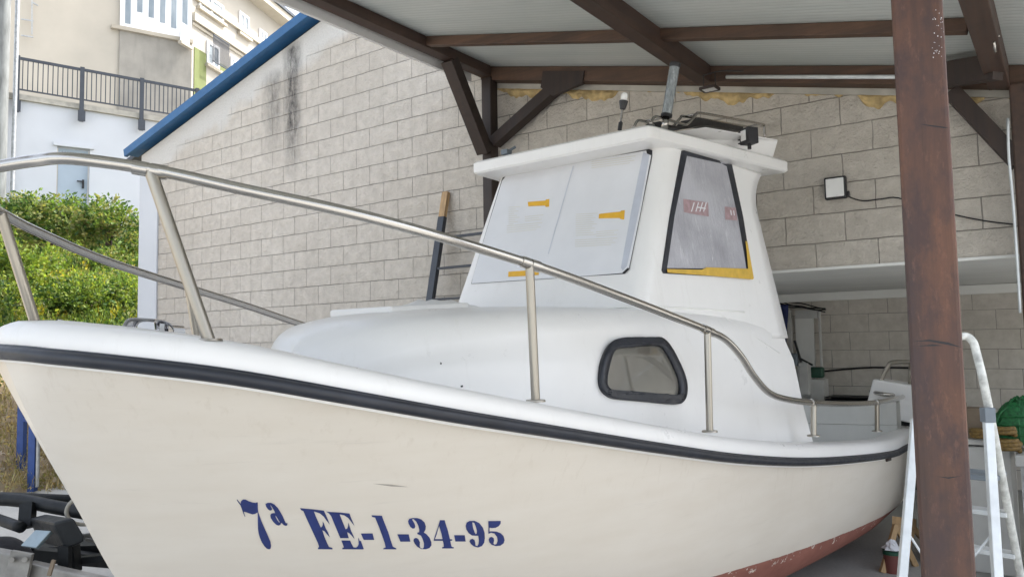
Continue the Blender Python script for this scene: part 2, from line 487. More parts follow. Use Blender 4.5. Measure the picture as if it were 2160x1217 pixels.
mb.prism([p1 + Vector((.03, 0.01, .035)), pe + Vector((0, 0.01, .035)), pe + Vector((0, 0.01, .15)), p1 + Vector((.03, 0.01, .15))], (0, 9.3, 0))
obj('roof', mb, M['slate'], house)
# recess under the wall
mb = MB()
mb.box(((XR0 + XE) / 2, YB + .1, 1.2), (XE - XR0 + .4, .2, 2.4)); obj('back_wall', mb, M['block_in'], house)
mb = MB()
mb.box(((XR0 + XE) / 2, (YW + T + YB) / 2, ZR + .1), (XE - XR0 + .3, YB - YW - T, .2)); obj('recess_ceiling', mb, M['ceiling'], house)
for xs_ in (XR0 - .1,):
    mb = MB(); mb.box((xs_, (YW + T + YB) / 2, ZR / 2), (.2, YB - YW - T - .01, ZR)); obj('recess_side_wall', mb, M['whitewall'], house)
mb = MB(); mb.box(((XR0 + XR1) / 2, YW + .11, ZR - .012), (XR1 - XR0 - .01, .26, .02))
mb.box(((XR0 + XR1) / 2, YB - .55, ZR - .05), (XR1 - XR0 - .01, .10, .09)); obj('lintel', mb, M['ceiling'], house)
# foam seal blobs where the canopy meets the wall
def roofz(px):  # underside line of the canopy along the wall
    return None

# ------------------------------------------------------------------ canopy
a1 = onY(1200, 143, YW - .1); a2 = onY(1800, 142, YW - .1)
CSL = (a2.z - a1.z) / (a2.x - a1.x)
def cz(x): return a1.z + CSL * (x - a1.x)          # underside of roof sheet
XL = onY(1038, 150, YW - .1).x - 0.02
X2 = onY(1492, 160, YW - .1).x
XRB = onY(2110, 200, YW - .1).x
canopy = thing('timber_canopy', ((XL + XRB) / 2, 3, 0), 'dark brown timber canopy with ribbed grey sheet roof sheltering the boat', 'canopy')
k = NT('ribbed roof panel underside')
tc = k.n('TexCoord'); sp = k.n('SeparateXYZ'); k.l(tc.outputs['Object'], sp.inputs[0])
fr = k.math('FRACT', k.math('DIVIDE', sp.outputs['Y'], 0.05))
rib = k.math('ABSOLUTE', k.math('SUBTRACT', fr, 0.5))
cc = k.ramp(k.noise(k.coord((.4, 3, 1)), 1.6, 4), [(0.3, (0.52, 0.56, 0.54)), (0.7, (0.62, 0.64, 0.62))])
cc = k.mix(k.math('MULTIPLY', k.math('LESS_THAN', rib, 0.09), 0.22), cc, (0.2, 0.21, 0.2))
k.set(cc, 0.42)
k.bump(k.rng(rib, 0.0, 0.25), 0.4, 0.005)
M['roofpanel'] = k.m
nsl = Vector((-CSL, 0, 1)).normalized()
def cp(x, y, d=0.0): return Vector((x, y, cz(x))) + nsl * d
YF = -1.2
mb = MB()
xa, xb = XL - .36, XRB + .75
mb.prism([cp(xa, YF), cp(xb, YF), cp(xb, YW - .02), cp(xa, YW - .02)], nsl * .05)
obj('roof_panel', mb, M['roofpanel'], canopy)
mb = MB()
mb.prism([cp(xa - .004, YF, -.02), cp(xa - .004, YW - .02, -.02), cp(xa - .004, YW - .02, .07), cp(xa - .004, YF, .07)], (-.012, 0, 0)); obj('edge_trim', mb, M['alu'], canopy)
FX = XL - .15; zb0 = onX(799, 92, FX).z
mb = MB(); mb.prism([(FX, YF, zb0), (FX, YW - .2, zb0), (FX, YW - .2, cz(FX) - .002), (FX, YF, cz(FX) - .002)], (-.03, 0, 0)); obj('fascia', mb, M['fascia'], canopy)
BH = .15
def ybeam(name, x, wdt, h, y0, y1, mat):
    m_ = MB(); m_.prism([(x - wdt / 2, y0, cz(x) - h - .002), (x + wdt / 2, y0, cz(x) - h - .002), (x + wdt / 2, y0, cz(x + wdt / 2) - .003), (x - wdt / 2, y0, cz(x - wdt / 2) - .003)], (0, y1 - y0, 0))
    return obj(name, m_, mat, canopy, bevel=.006)
ybeam('rafter', XL, .12, .105, YF + .05, YW - .17, M['wood_y'])
ybeam('rafter', X2, .11, .15, YF + .05, YW - .17, M['wood_y'])
ybeam('rafter', XRB, .115, .16, YF + .05, YW - .17, M['wood_y'])
def xbeam(name, y, wdt, h, x0, x1, mat):
    m_ = MB(); m_.prism([cp(x0, y - wdt / 2, -h - .004), cp(x1, y - wdt / 2, -h - .004), cp(x1, y - wdt / 2, -.004), cp(x0, y - wdt / 2, -.004)], (0, wdt, 0))
    return obj(name, m_, mat, canopy, bevel=.005)
xbeam('wall_beam', YW - .09, .13, .125, XL - .05, XRB + .5, M['wood_x'])
P_ = onX(893, 78, XL)
for yy in (P_.y, P_.y - 1.45, P_.y - 2.9):
    for (x0, x1) in ((XL + .066, X2 - .056), (X2 + .056, XRB - .071)): xbeam('purlin', yy, .07, .075, x0, x1, M['wood_x'])
PW = .15
def post(x, y, wdt, mat, top):
    m_ = MB(); m_.box((x, y, top / 2), (wdt, wdt, top)); return obj('post', m_, mat, canopy, bevel=.012)
post(XL, YW - .12, .112, M['wood_dark'], cz(XL) - .11)
# near post
d_np = 2.15
pn = atd(1966, 600, d_np + .065)
NPX, NPY = pn.x, pn.y
mbp = MB()
c_, s_ = math.cos(R(20)), math.sin(R(20))
mbp.box((NPX, NPY, (cz(NPX) - .02) / 2), (.131, .131, cz(NPX) - .02), Matrix.Rotation(YAW - R(28.3), 3, 'Z'))
obj('post', mbp, M['wood_post'], canopy, bevel=.010, label='reddish brown near post with knots and cracks')
pr = onY(2150, 400, YW - .15)
post(pr.x + .03, YW - .14, .10, M['wood_y'], cz(pr.x) - .13)
def brace(p0, p1, wdt, h, mat, up): 
    m_ = MB(); m_.bar(p0, p1, wdt, h, up); return obj('brace', m_, mat, canopy, bevel=.005)
b0 = onX(1042, 305, XL); b1 = onX(948, 125, XL)
brace((XL, YW - .2, onY(1042, 318, YW - .2).z), (XL, b1.y, cz(XL) - .10), .11, .125, M['wood_dark'], (1, 0, 0))
q0 = onY(1050, 300, YW - .12); q1 = onY(1192, 165, YW - .12)
brace((XL + .05, YW - .12, q0.z), (q1.x, YW - .1, q1.z), .10, .115, M['wood_dark'], (0, 1, 0))
q0 = onY(2150, 345, YW - .12); q1 = onY(2008, 195, YW - .12)
brace((q0.x, YW - .12, q0.z), (q1.x, YW - .12, q1.z), .10, .13, M['wood_dark'], (0, 1, 0))
# gusset on the right brace head and the heavier header on the right of the near post
mb = MB(); mb.prism([onY(1145, 150, YW - .17), onY(1232, 150, YW - .17), onY(1228, 176, YW - .17), onY(1165, 203, YW - .17), onY(1140, 185, YW - .17)], (0, .04, 0)); obj('gusset', mb, M['wood_dark'], canopy)
q0 = onY(1985, 160, YW - .3); q1 = onY(2108, 141, YW - .55)
mb = MB(); mb.bar(q0, q1, .08, .155); obj('header', mb, M['wood_dark'], canopy, bevel=.005)
# eye hook and light strip on the right rafter
hk = atd(2108, 84, 3.1)
HX = XRB - .060
hk = onZ(2108, 92, cz(XRB) - .165)
mb = MB(); mb.tube([hk + Vector((0, .04 * math.cos(t), .04 * math.sin(t))) + Vector((-.02, 0, 0)) for t in [i * .45 for i in range(12)]], .006, 8); mb.tube([hk + Vector((0.004, 0, .04)), hk + Vector((-.02, 0, .04))], .006, 8); obj('eye_hook', mb, M['steel'], canopy, smooth=True)
mb = MB(); mb.bar((HX - .014, 1.2, cz(HX) - .03), (HX - .014, YW - .35, cz(HX) - .03), .018, .03); obj('cable_trunking', mb, M['alu'], canopy)

mb = MB(); mb.tube([onY(x, y, YW - .215) for x, y in ((2126, 250), (2128, 330), (2137, 430), (2146, 560), (2152, 660))], .008, 8, 4); obj('cable', mb, M['alu'], canopy, smooth=True)
# foam blobs along the wall head (part of the house)
from mathutils import noise as MN
mb = MB(); rows = []
nx = 520
for i in range(nx + 1):
    x = XL + .0 + (1.0 - XL) * i / nx
    top = cz(x) - .170
    n0 = MN.noise(Vector((x * 1.7, 3.1, 0))); n1 = MN.noise(Vector((x * 6.5, 7.7, 0))); n2 = MN.noise(Vector((x * 22, 1.3, 0)))
    dep = max(.004, .040 + .085 * n0 + .075 * n1 + .03 * n2)
    row = []
    for j in range(9):
        f = j / 8
        bul = math.sin(math.pi * min(1, f * .95 + .05)) ** .6
        y = YW - .003 - (.006 + min(.026, dep * .4)) * bul * (1 + .6 * MN.noise(Vector((x * 18, f * 3, 5))))
        row.append(Vector((x, y if j not in (8,) else YW + .002, top - dep * f)))
    rows.append(row)
mb.grid(rows, flip=True)
obj('foam_seal', mb, M['foam'], house, smooth=True)
mb = MB(); mb.prism([cp(XL - .1, YW - .03, -.175), cp(1.0, YW - .03, -.175), cp(1.0, YW - .03, -.13), cp(XL - .1, YW - .03, -.13)], (0, .028, 0)); obj('wall_plate', mb, M['coping'], house)

# white conduit under the wall beam
c0 = onY(1532, 163, YW - .2); c1 = onY(1900, 163, YW - .2)
mb = MB(); mb.tube([c0, c1 + (c1 - c0) * .2], .014, 10); t_ = obj('conduit_pipe', mb, M['alu'], canopy, smooth=True)
# small hanging lamp
hl = onY(1497, 188, YW - .45)
lamp = thing('hanging_lamp', hl, 'small open rectangular lamp hanging on wires under the rafter end', 'lamp')
mb = MB(); hw, hd = .055, .05
for (ax, ay, bx, by) in ((-1, -1, 1, -1), (1, -1, 1, 1), (1, 1, -1, 1), (-1, 1, -1, -1)):
    mb.bar(hl + Vector((ax * hw, ay * hd, 0)), hl + Vector((bx * hw, by * hd, 0)), .014, .018)
obj('lamp_frame', mb, M['wood_dark'], lamp)
mb = MB(); mb.box(hl + Vector((0, 0, -.003)), (2 * hw - .015, 2 * hd - .015, .006)); obj('lamp_glass', mb, M['whitelamp'], lamp)
mb = MB()
for ax in (-1, 1): mb.tube([hl + Vector((ax * hw * .8, 0, .008)), hl + Vector((ax * hw * .8, 0, .11))], .003, 6)
mb.tube([hl + Vector((-hw * .9, 0, .11)), hl + Vector((.08, .02, .12)), hl + Vector((.22, .1, .11))], .004, 6, 4)
obj('hanger_wire', mb, M['black'], lamp)

# flood light on the wall with its cable
fl = onY(1760, 396, YW - .06)
flood = thing('flood_light', fl, 'square white faced floodlight with black frame fixed to the block wall', 'floodlight')
q = [onY(1738, 372, YW - .06), onY(1784, 375, YW - .06), onY(1784, 420, YW - .06), onY(1740, 418, YW - .06)]
wq = q[1].x - q[0].x; hq = q[0].z - q[3].z; cxq = sum((p.x for p in q)) / 4; czq = sum((p.z for p in q)) / 4
mb = MB(); mb.box((cxq, YW - .04, czq), (wq, .05, hq)); obj('housing', mb, M['black'], flood, bevel=.008)
mb = MB(); mb.box((cxq, YW - .068, czq), (wq - .025, .008, hq - .025)); obj('lens', mb, M['whitelamp'], flood, bevel=.004)
mb = MB(); pts = [onY(x, y, YW - .012) for x, y in ((1783, 408), (1790, 415), (1820, 424), (1860, 420), (1895, 418), (1960, 440), (2035, 458), (2090, 468), (2142, 474))]
mb.tube(pts, .005, 6, 4); mb.box(onY(1787, 410, YW - .02), (.03, .03, .04)); obj('cable', mb, M['black'], flood)

# ------------------------------------------------------------------ ground, slope
k = NT('yard concrete')
v = k.coord()
c = k.ramp(k.noise(v, 0.9, 7, 0.65), [(0.3, (0.34, 0.34, 0.32)), (0.7, (0.46, 0.455, 0.43))])
c = k.mix(k.rng(k.noise(v, 40, 4, 0.7), 0.4, 0.7, 0, .35), c, (0.22, 0.22, 0.21))
k.set(c, .85); k.bump(k.noise(v, 60, 5), .3, .004)
M['yard'] = k.m
mb = MB(); mb.quad((-600, -600, 0), (600, -600, 0), (600, 600, 0), (-600, 600, 0))
obj('ground', mb, M['yard'], loc=(0, 0, 0), kind='structure', label='grey concrete yard under the boat and trailer')

RN = Vector((0.938, -0.347, 0)).normalized()     # retaining wall normal, towards the yard
RD = Vector((0.347, 0.938, 0)).normalized()      # along the wall, to the right
RP = atd(40, 300, 19.0); RP.z = 0
def rwp(l, z, off=0.0): return RP + RD * l + RN * off + Z * z
def onR(px, py, off=0.0):
    p = onplane(px, py, RP + RN * off, RN)
    return (p - RP).dot(RD), p.z
QT = 12.3
def hill(l, q):
    t = max(0.0, min(1.0, 1 - q / QT))
    zt = 4.55 - 0.03 * l
    base = zt * (t ** 1.0)
    base += 0.30 * math.sin(t * math.pi) * math.sin(l * .7 + q * .5) * .6
    # steep cut above the dirt toe
    base += .35 * math.exp(-((q - 9.3) / 1.4) ** 2) * (0.6 + .4 * math.sin(l * 1.3))
    return base if q < QT else 0.0
rnd = random.Random(11)
NL, NQ = 90, 70
rows = []
for i in range(NL + 1):
    l = -16 + 34 * i / NL
    row = []
    for j in range(NQ + 1):
        q = QT + .6 - (QT + .6 + .0) * j / NQ
        qq = q + .5 * math.sin(l * .9) + .3 * math.sin(l * 2.3 + 1)
        z = hill(l, max(0, qq)) + (rnd.uniform(-.05, .05) if qq < QT - .3 else 0)
        if qq > QT - .05: z = -.05
        row.append(rwp(l, z, q))
    rows.append(row)
mb = MB(); mb.grid(rows)
k = NT('bank soil')
v = k.coord()
c = k.ramp(k.noise(v, 3.5, 8, 0.75), [(0.25, (0.14, 0.10, 0.062)), (0.5, (0.30, 0.23, 0.15)), (0.78, (0.50, 0.42, 0.31))])
c = k.mix(k.rng(k.noise(v, 1.0, 4), .45, .65, 0, .45), c, (0.20, 0.19, 0.08))
k.set(c, .95); k.bump(k.noise(v, 12, 8, .75), .9, .05)
obj('hillside', mb, k.m, loc=tuple(RP), smooth=True, kind='structure', label='earth bank rising from the yard to the white wall')
HB = BVHTree.FromPolygons([tuple(p) for p in mb.v], [f for f in mb.f])
def hz(x, y):
    h = HB.ray_cast(Vector((x, y, 30)), Vector((0, 0, -1)))
    return h[0].z if h[0] is not None else 0.0

# foliage: each leaf a bent quad, colour carried per leaf
def leafmat():
    k = NT('leaf green')
    at = k.n('Attribute'); at.attribute_name = 'leafcol'
    dif = k.b
    k.l(at.outputs['Color'], dif.inputs['Base Color'])
    dif.inputs['Roughness'].default_value = .55
    dif.inputs['Specular IOR Level'].default_value = .25
    tr = k.n('BsdfTranslucent'); k.l(k.mix(1.0, at.outputs['Color'], (1.3, 1.35, .6), 'MULTIPLY'), tr.inputs['Color'])
    ms = k.n('MixShader'); ms.inputs[0].default_value = .38
    k.l(dif.outputs[0], ms.inputs[1]); k.l(tr.outputs[0], ms.inputs[2])
    k.l(ms.outputs[0], k.t.nodes['Material Output'].inputs['Surface'])
    return k.m
M['leaf'] = leafmat()
class Leaves:
    def __init__(s): s.v = []; s.f = []; s.c = []
    def leaf(s, p, d, L, W, col, rn):
        d = d.normalized(); sd = d.cross(Vector((rn.uniform(-1, 1), rn.uniform(-1, 1), rn.uniform(-.3, 1)))).normalized()
        n_ = sd.cross(d); o = len(s.v)
        s.v += [p, p + d * (L * .5) + sd * W * .5 + n_ * L * .06, p + d * L - n_ * L * .12, p + d * (L * .5) - sd * W * .5 + n_ * L * .06]
        s.f.append((o, o + 1, o + 2, o + 3)); s.c.append(col)
    def build(s, name, loc, parent=None, **kw):
        m_ = MB(); m_.v = s.v; m_.f = s.f
        o = obj(name, m_, M['leaf'], parent, loc, **kw)
        at = o.data.color_attributes.new('leafcol', 'FLOAT_COLOR', 'CORNER')
        buf = []
        for c_ in s.c: buf += [c_[0], c_[1], c_[2], 1.0] * 4
        at.data.foreach_set('color', buf)
        return o
def jitter(c_, rn, a=.35):
    f = 1 + rn.uniform(-a, a); g = rn.uniform(-.12, .12)
    return (max(0, c_[0] * f * (1 + g)), max(0, c_[1] * f), max(0, c_[2] * f * (1 - g)))
G_MID, G_YEL, G_DARK, G_OLV, G_GOLD = (0.15, 0.215, 0.05), (0.25, 0.30, 0.06), (0.055, 0.105, 0.03), (0.22, 0.23, 0.09), (0.38, 0.32, 0.05)
def clump(L, c0, r, n, pal, rn, size=.085, squash=.75, grass=0.0):
    # leaves carried on short twigs spread through the clump
    for _ in range(int(n / 7)):
        u = Vector((rn.gauss(0, 1), rn.gauss(0, 1), rn.gauss(.25, .8))).normalized()
        rad = r * (rn.random() ** .42)
        p = c0 + Vector((u.x * rad, u.y * rad, u.z * rad * squash))
        cc = rn.choice(pal)
        out = (u + Vector((rn.uniform(-.6, .6), rn.uniform(-.6, .6), rn.uniform(-.1, .9)))).normalized()
        for j in range(7):
            q = p + out * (j * size * .35) + Vector((rn.uniform(-1, 1), rn.uniform(-1, 1), rn.uniform(-1, 1))) * size * .55
            sz = size * rn.uniform(.6, 1.35)
            if rn.random() < grass: L.leaf(q, Vector((rn.uniform(-.5, .5), rn.uniform(-.5, .5), 1)), sz * 2.2, sz * .16, jitter(cc, rn), rn)
            else: L.leaf(q, (out + Vector((rn.uniform(-1, 1), rn.uniform(-1, 1), rn.uniform(-.8, .6)))), sz, sz * .62, jitter(cc, rn), rn)

# countable shrubs on the bank (pixel column, rough foot distance q from the wall)
def bank_at(px, py):
    d = ray(px, py); h = HB.ray_cast(EYE, d)
    return h[0] if h[0] is not None else atd(px, py, 13)
shr = [
    (228, 668, .80, [G_DARK, G_MID, G_MID, G_YEL], 'rounded bright green bush at the foot of the bank beside the house corner', 4200, .07),
    (148, 640, .50, [G_GOLD, G_YEL, G_YEL], 'yellow leaved bush low on the green bank', 1900, .07),
    (110, 668, .48, [G_DARK, G_DARK, G_MID], 'dark green bush just above the bow of the boat', 1800, .07),
    (262, 545, .70, [G_DARK, G_MID, G_OLV], 'bush with dark leaves against the house corner on the bank', 3200, .085),
    (35, 500, .85, [G_DARK, G_MID, G_DARK], 'dark bush at the top of the bank beside the utility pole', 5600, .075),
    (228, 505, .60, [G_MID, G_OLV, G_DARK], 'loose feathery bush in front of the white wall right of the door', 4200, .07),
    (112, 505, .60, [G_OLV, G_MID, G_DARK], 'olive bush on the bank below the door', 4200, .07),
    (60, 560, .50, [G_YEL, G_MID, G_MID], 'light green bush halfway up the bank near the left edge', 2600, .06),
    (185, 575, .50, [G_OLV, G_MID, G_DARK], 'olive green bush in the middle of the bank', 2000, .065),
    (278, 610, .45, [G_MID, G_DARK, G_MID], 'small dense bush touching the white corner strip of the house', 1900, .06),
    (30, 655, .45, [G_MID, G_YEL, G_DARK], 'low bush beside the starboard bow stanchion', 1800, .065),
    (30, 600, .70, [G_MID, G_YEL, G_MID], 'fresh green bush on the left edge of the bank', 3000, .09),
]
for i, (px, py, r, pal, lab, n, sz) in enumerate(shr):
    b = bank_at(px, py)
    rn = random.Random(100 + i)
    root = thing('shrub', b, lab, 'shrub', 'shrubs on the bank')
    L = Leaves()
    for kx in range(7):
        o_ = Vector((rn.gauss(0, .45), rn.gauss(0, .45), rn.uniform(.1, .75))) * r
        clump(L, b + o_, r * rn.uniform(.4, .6), n / 7, pal, rn, sz)
    L.build('foliage', None, root)
    st = MB()
    for kx in range(6):
        e = b + Vector((rn.uniform(-.5, .5), rn.uniform(-.5, .5), rn.uniform(.5, .9))) * r
        st.tube([b + Vector((rn.uniform(-.05, .05), rn.uniform(-.05, .05), -.1)), (b + e) / 2 + Vector((0, 0, .1 * r)), e], [.018, .006], 6, 3)
    obj('stem', st, M['wood_dark'], root)
L = Leaves()
rn = random.Random(5)
cnt = 0
while cnt < 620:
    l = rn.uniform(-9, 9); q = rn.uniform(0.1, 10.0)
    p = rwp(l, 0, q); p.z = hz(p.x, p.y)
    if p.x > XC - .1 and p.y > YW - .2: continue
    X_, Y_ = project(p)
    if not (-120 < X_ < 330): 
        continue
    if q > 8.9 and rn.random() < .8: continue
    cnt += 1
    big = rn.random()
    pal = rn.choice([[G_MID, G_YEL], [G_MID, G_DARK], [G_YEL, G_OLV], [G_MID, G_OLV], [G_GOLD, G_YEL, G_MID], [G_DARK, G_MID]])
    r = rn.uniform(.2, .46) * (1 if q < 8.5 else .5)
    clump(L, p + Z * r * .3, r, 133 if q < 8.6 else 40, pal, rn, rn.uniform(.045, .085), .8, grass=rn.choice([0, .15, .5]))
cs = 0
while cs < 420:
    l = rn.uniform(-6, 5); q = rn.uniform(8.6, QT - .1)
    p = rwp(l, 0, q); p.z = hz(p.x, p.y)
    X_, Y_ = project(p)
    if not (-60 < X_ < 260): continue
    cs += 1
    pal = rn.choice([[(.42, .34, .20), (.34, .26, .15)], [(.42, .34, .20), (.22, .17, .10)], [(.20, .20, .07), (.36, .29, .16)]])
    clump(L, p + Z * .02, rn.uniform(.08, .22), 28, pal, rn, .05, .35, grass=.6)
L.build('undergrowth', tuple(RP), kind='stuff', label='mixed green and yellow weeds covering the bank', cat='undergrowth')
# stones and straw on the toe of the bank
mb = MB(); rn = random.Random(9)
for _ in range(2200):
    l = rn.uniform(-8, 6); q = rn.uniform(9.3, QT + .3)
    p = rwp(l, 0, q); p.z = hz(p.x, p.y)
    r = rn.uniform(.012, .05) * (1.6 if rn.random() < .1 else 1)
    rot = Matrix.Rotation(rn.uniform(0, 6), 3, Vector((rn.random(), rn.random(), rn.random() + .1)).normalized())
    P = [Vector((x * rn.uniform(.6, 1.2), y * rn.uniform(.6, 1.2), z_ * rn.uniform(.5, 1))) * r for x, y, z_ in ((1, 0, 0), (-1, 0, 0), (0, 1, 0), (0, -1, 0), (0, 0, 1), (0, 0, -1))]
    mb.add([p + rot @ v_ for v_ in P], ((0, 2, 4), (2, 1, 4), (1, 3, 4), (3, 0, 4), (2, 0, 5), (1, 2, 5), (3, 1, 5), (0, 3, 5)))
M['stone'] = simple('pale stones', (0.42, 0.36, 0.28), .9, var=.6, scale=5)
obj('loose_stones', mb, M['stone'], kind='stuff', label='loose stones scattered on the brown foot of the bank', cat='stones')

# ------------------------------------------------------------------ retaining wall with door, coping, railing
rw = thing('retaining_wall', rwp(0, 3.0), 'white rendered retaining wall with a grey blue door at the top of the bank', 'wall')
l0, ztop0 = onR(40, 212); l1, ztop1 = onR(372, 264)
def wt(l): return ztop0 + (ztop1 - ztop0) * (l - l0) / (l1 - l0)
LA, LB = -6.0, 16.0
dl0, dz1 = onR(121, 308); dl1, _ = onR(190, 308)
_, dz0 = onR(155, 455)
dz0 = min(dz0, dz1 - 2.0)
mb = MB()
def rwprism(poly, off, th): mb.prism([rwp(l, z, off) for l, z in poly], -RN * th)
rwprism([(LA, 2), (dl0, 2), (dl0, wt(dl0)), (LA, wt(LA))], 0, .3)
rwprism([(dl0, dz1), (dl1, dz1), (dl1, wt(dl1)), (dl0, wt(dl0))], 0, .3)
rwprism([(dl0, 2), (dl1, 2), (dl1, dz0), (dl0, dz0)], 0, .3)
rwprism([(dl1, 2), (LB, 2), (LB, wt(LB)), (dl1, wt(dl1))], 0, .3)
obj('wall', mb, M['whitewall'], rw)
mb = MB(); rwprism([(LA, wt(LA) + .004), (LB, wt(LB) + .004), (LB, wt(LB) + .14), (LA, wt(LA) + .14)], .08, .5); obj('coping', mb, M['coping'], rw)
door = None
mb = MB(); rwprism([(dl0 + .03, dz0 + .01), (dl1 - .03, dz0 + .01), (dl1 - .03, dz1 - .03), (dl0 + .03, dz1 - .03)], -.10, .05); door = obj('door', mb, M['doorpaint'], rw)
mb = MB()
rwprism([(dl1 - .16, dz0 + .98), (dl1 - .11, dz0 + .98), (dl1 - .11, dz0 + 1.2), (dl1 - .16, dz0 + 1.2)], -.06, .035)
rwprism([(dl1 - .28, dz0 + 1.13), (dl1 - .14, dz0 + 1.13), (dl1 - .14, dz0 + 1.16), (dl1 - .28, dz0 + 1.16)], -.02, .035); obj('handle', mb, M['black'], door)
mb = MB()
for i in range(9):
    lx = dl0 + .12 + (dl1 - dl0 - .24) * i / 8
    rwprism([(lx - .012, dz1 - .30), (lx + .012, dz1 - .30), (lx + .012, dz1 - .1), (lx - .012, dz1 - .1)], -.096, .006)
obj('vent_slots', mb, M['greyplastic'], door)
mb = MB(); rwprism([(dl0 - .09, dz1 + .002), (dl1 + .09, dz1 + .002), (dl1 + .09, dz1 + .09), (dl0 - .09, dz1 + .09)], .05, .05); obj('door_lintel', mb, M['whitewall'], rw)

rail = thing('metal_railing', rwp(l0, ztop0 + .1), 'anthracite bar railing standing along the top of the white retaining wall', 'railing')
posts_px = [(38, 118), (171, 143), (297, 164), (416, 184)]
ls = [onR(px, py, .12)[0] for px, py in posts_px]
sp_ = (ls[-1] - ls[0]) / 3
ls = [ls[0] + sp_ * i for i in range(-0, 6)]
RH = onR(38, 118, .12)[1] - wt(ls[0])
for l in ls:
    mb = MB(); zt = wt(l)
    mb.prism([rwp(l - .05, zt - .34, .17), rwp(l + .05, zt - .34, .17), rwp(l + .05, zt + RH, .17), rwp(l - .05, zt + RH, .17)], -RN * .07)
    mb.prism([rwp(l - .085, zt - .34, .20), rwp(l + .085, zt - .34, .20), rwp(l + .085, zt - .06, .20), rwp(l - .085, zt - .06, .20)], -RN * .028)
    obj('post', mb, M['darkpaint'], rail)
for la, lb in zip(ls, ls[1:]):
    mb = MB()
    for hgt, th_ in ((RH - .1, .07), (.22, .035)):
        mb.prism([rwp(la + .052, wt(la) + hgt, .155), rwp(lb - .052, wt(lb) + hgt, .155), rwp(lb - .052, wt(lb) + hgt + th_, .155), rwp(la + .052, wt(la) + hgt + th_, .155)], -RN * .04)
    nb = 12
    for i in range(1, nb + 1):
        l = la + (lb - la) * i / (nb + 1)
        mb.prism([rwp(l - .011, wt(l) + .25, .145), rwp(l + .011, wt(l) + .25, .145), rwp(l + .011, wt(l) + RH - .09, .145), rwp(l - .011, wt(l) + RH - .09, .145)], -RN * .02)
    obj('bar_panel', mb, M['darkpaint'], rail)
# pole and white pipe at the far left
pb = onplane(-1, 300, RP + RN * .55, RN); pz = hz(pb.x, pb.y)
mb = MB(); mb.tube([(pb.x, pb.y, pz - .3), (pb.x, pb.y, 11)], [.165, .15], 16)
obj('utility_pole', mb, M['polegrey'], smooth=True, autosmooth=50, label='weathered grey concrete pole in front of the white retaining wall', cat='pole')
mb = MB()
for px, rr in ((29, .05),):
    b = onplane(px, 300, RP + RN * .25, RN); mb.tube([(b.x, b.y, 3.5), (b.x, b.y, 11)], rr, 14)
pipe = obj('drain_pipe', mb, M['galv'], smooth=True, autosmooth=50, label='pale vertical drain pipe between the pole and the railing', cat='pipe')

# ------------------------------------------------------------------ apartment building
AOFF = -4.5
apt = thing('apartment_building', rwp(4, 5.0, AOFF), 'cream apartment building with glazed balcony, olive panels and white windows', 'building')
def onA(px, py, off=AOFF): return onR(px, py, off)
la_c, za = onA(405, 100)
la_l = onA(-60, 100)[0]
ZB, ZT = 3.2, 16.0
mb = MB(); mb.prism([rwp(la_l, ZB, AOFF), rwp(la_c, ZB, AOFF), rwp(la_c, ZT, AOFF), rwp(la_l, ZT, AOFF)], -RN * 6.0)
obj('wall', mb, M['cream'], apt)
mb = MB()
for (x0, y0, x1, y1) in ((67, -20, 67, 76), (44, 44, 70, 48), (44, 78, 70, 82), (67, 8, 80, 16)):
    (l0_, z0_), (l1_, z1_) = onA(x0, y0), onA(x1, y1); mb.bar(rwp(l0_, z0_, AOFF + .12), rwp(l1_, z1_, AOFF + .12), .03, .03, RN)
obj('wall_bracket', mb, M['galv'], apt)
# darker, mottled grey rendered panel below the balcony
k = NT('mottled grey render')
v = k.coord(); c = k.ramp(k.noise(v, 1.1, 6, .6), [(.3, (0.25, 0.235, 0.205)), (.7, (0.36, 0.335, 0.29))])
c = k.mix(k.rng(k.noise(k.coord((3, 3, .5)), 1.5, 5), .5, .7, 0, .4), c, (0.2, 0.19, 0.17))
k.set(c, .9)
g0 = onA(248, 66); g1 = onA(404, 96)
lg0, lg1 = onA(252, 70)[0], onA(403, 96)[0]
mb = MB(); zg0, zg1 = onA(252, 64)[1], onA(403, 93)[1]
zbt = 4.6
mb.prism([rwp(lg0, zbt, AOFF + .06), rwp(lg1 + .0, zbt, AOFF + .06), rwp(lg1, zg1, AOFF + .06), rwp(lg0, zg0, AOFF + .06)], -RN * .055); obj('wall_panel', mb, k.m, apt)
mb = MB(); mb.prism([rwp(lg0 - .25, zg0 - .02, AOFF + .16), rwp(lg1 + .03, zg1 - .02, AOFF + .16), rwp(lg1 + .03, zg1 + .10, AOFF + .16), rwp(lg0 - .25, zg0 + .10, AOFF + .16)], -RN * .158); obj('balcony_sill', mb, M['cornice'], apt)
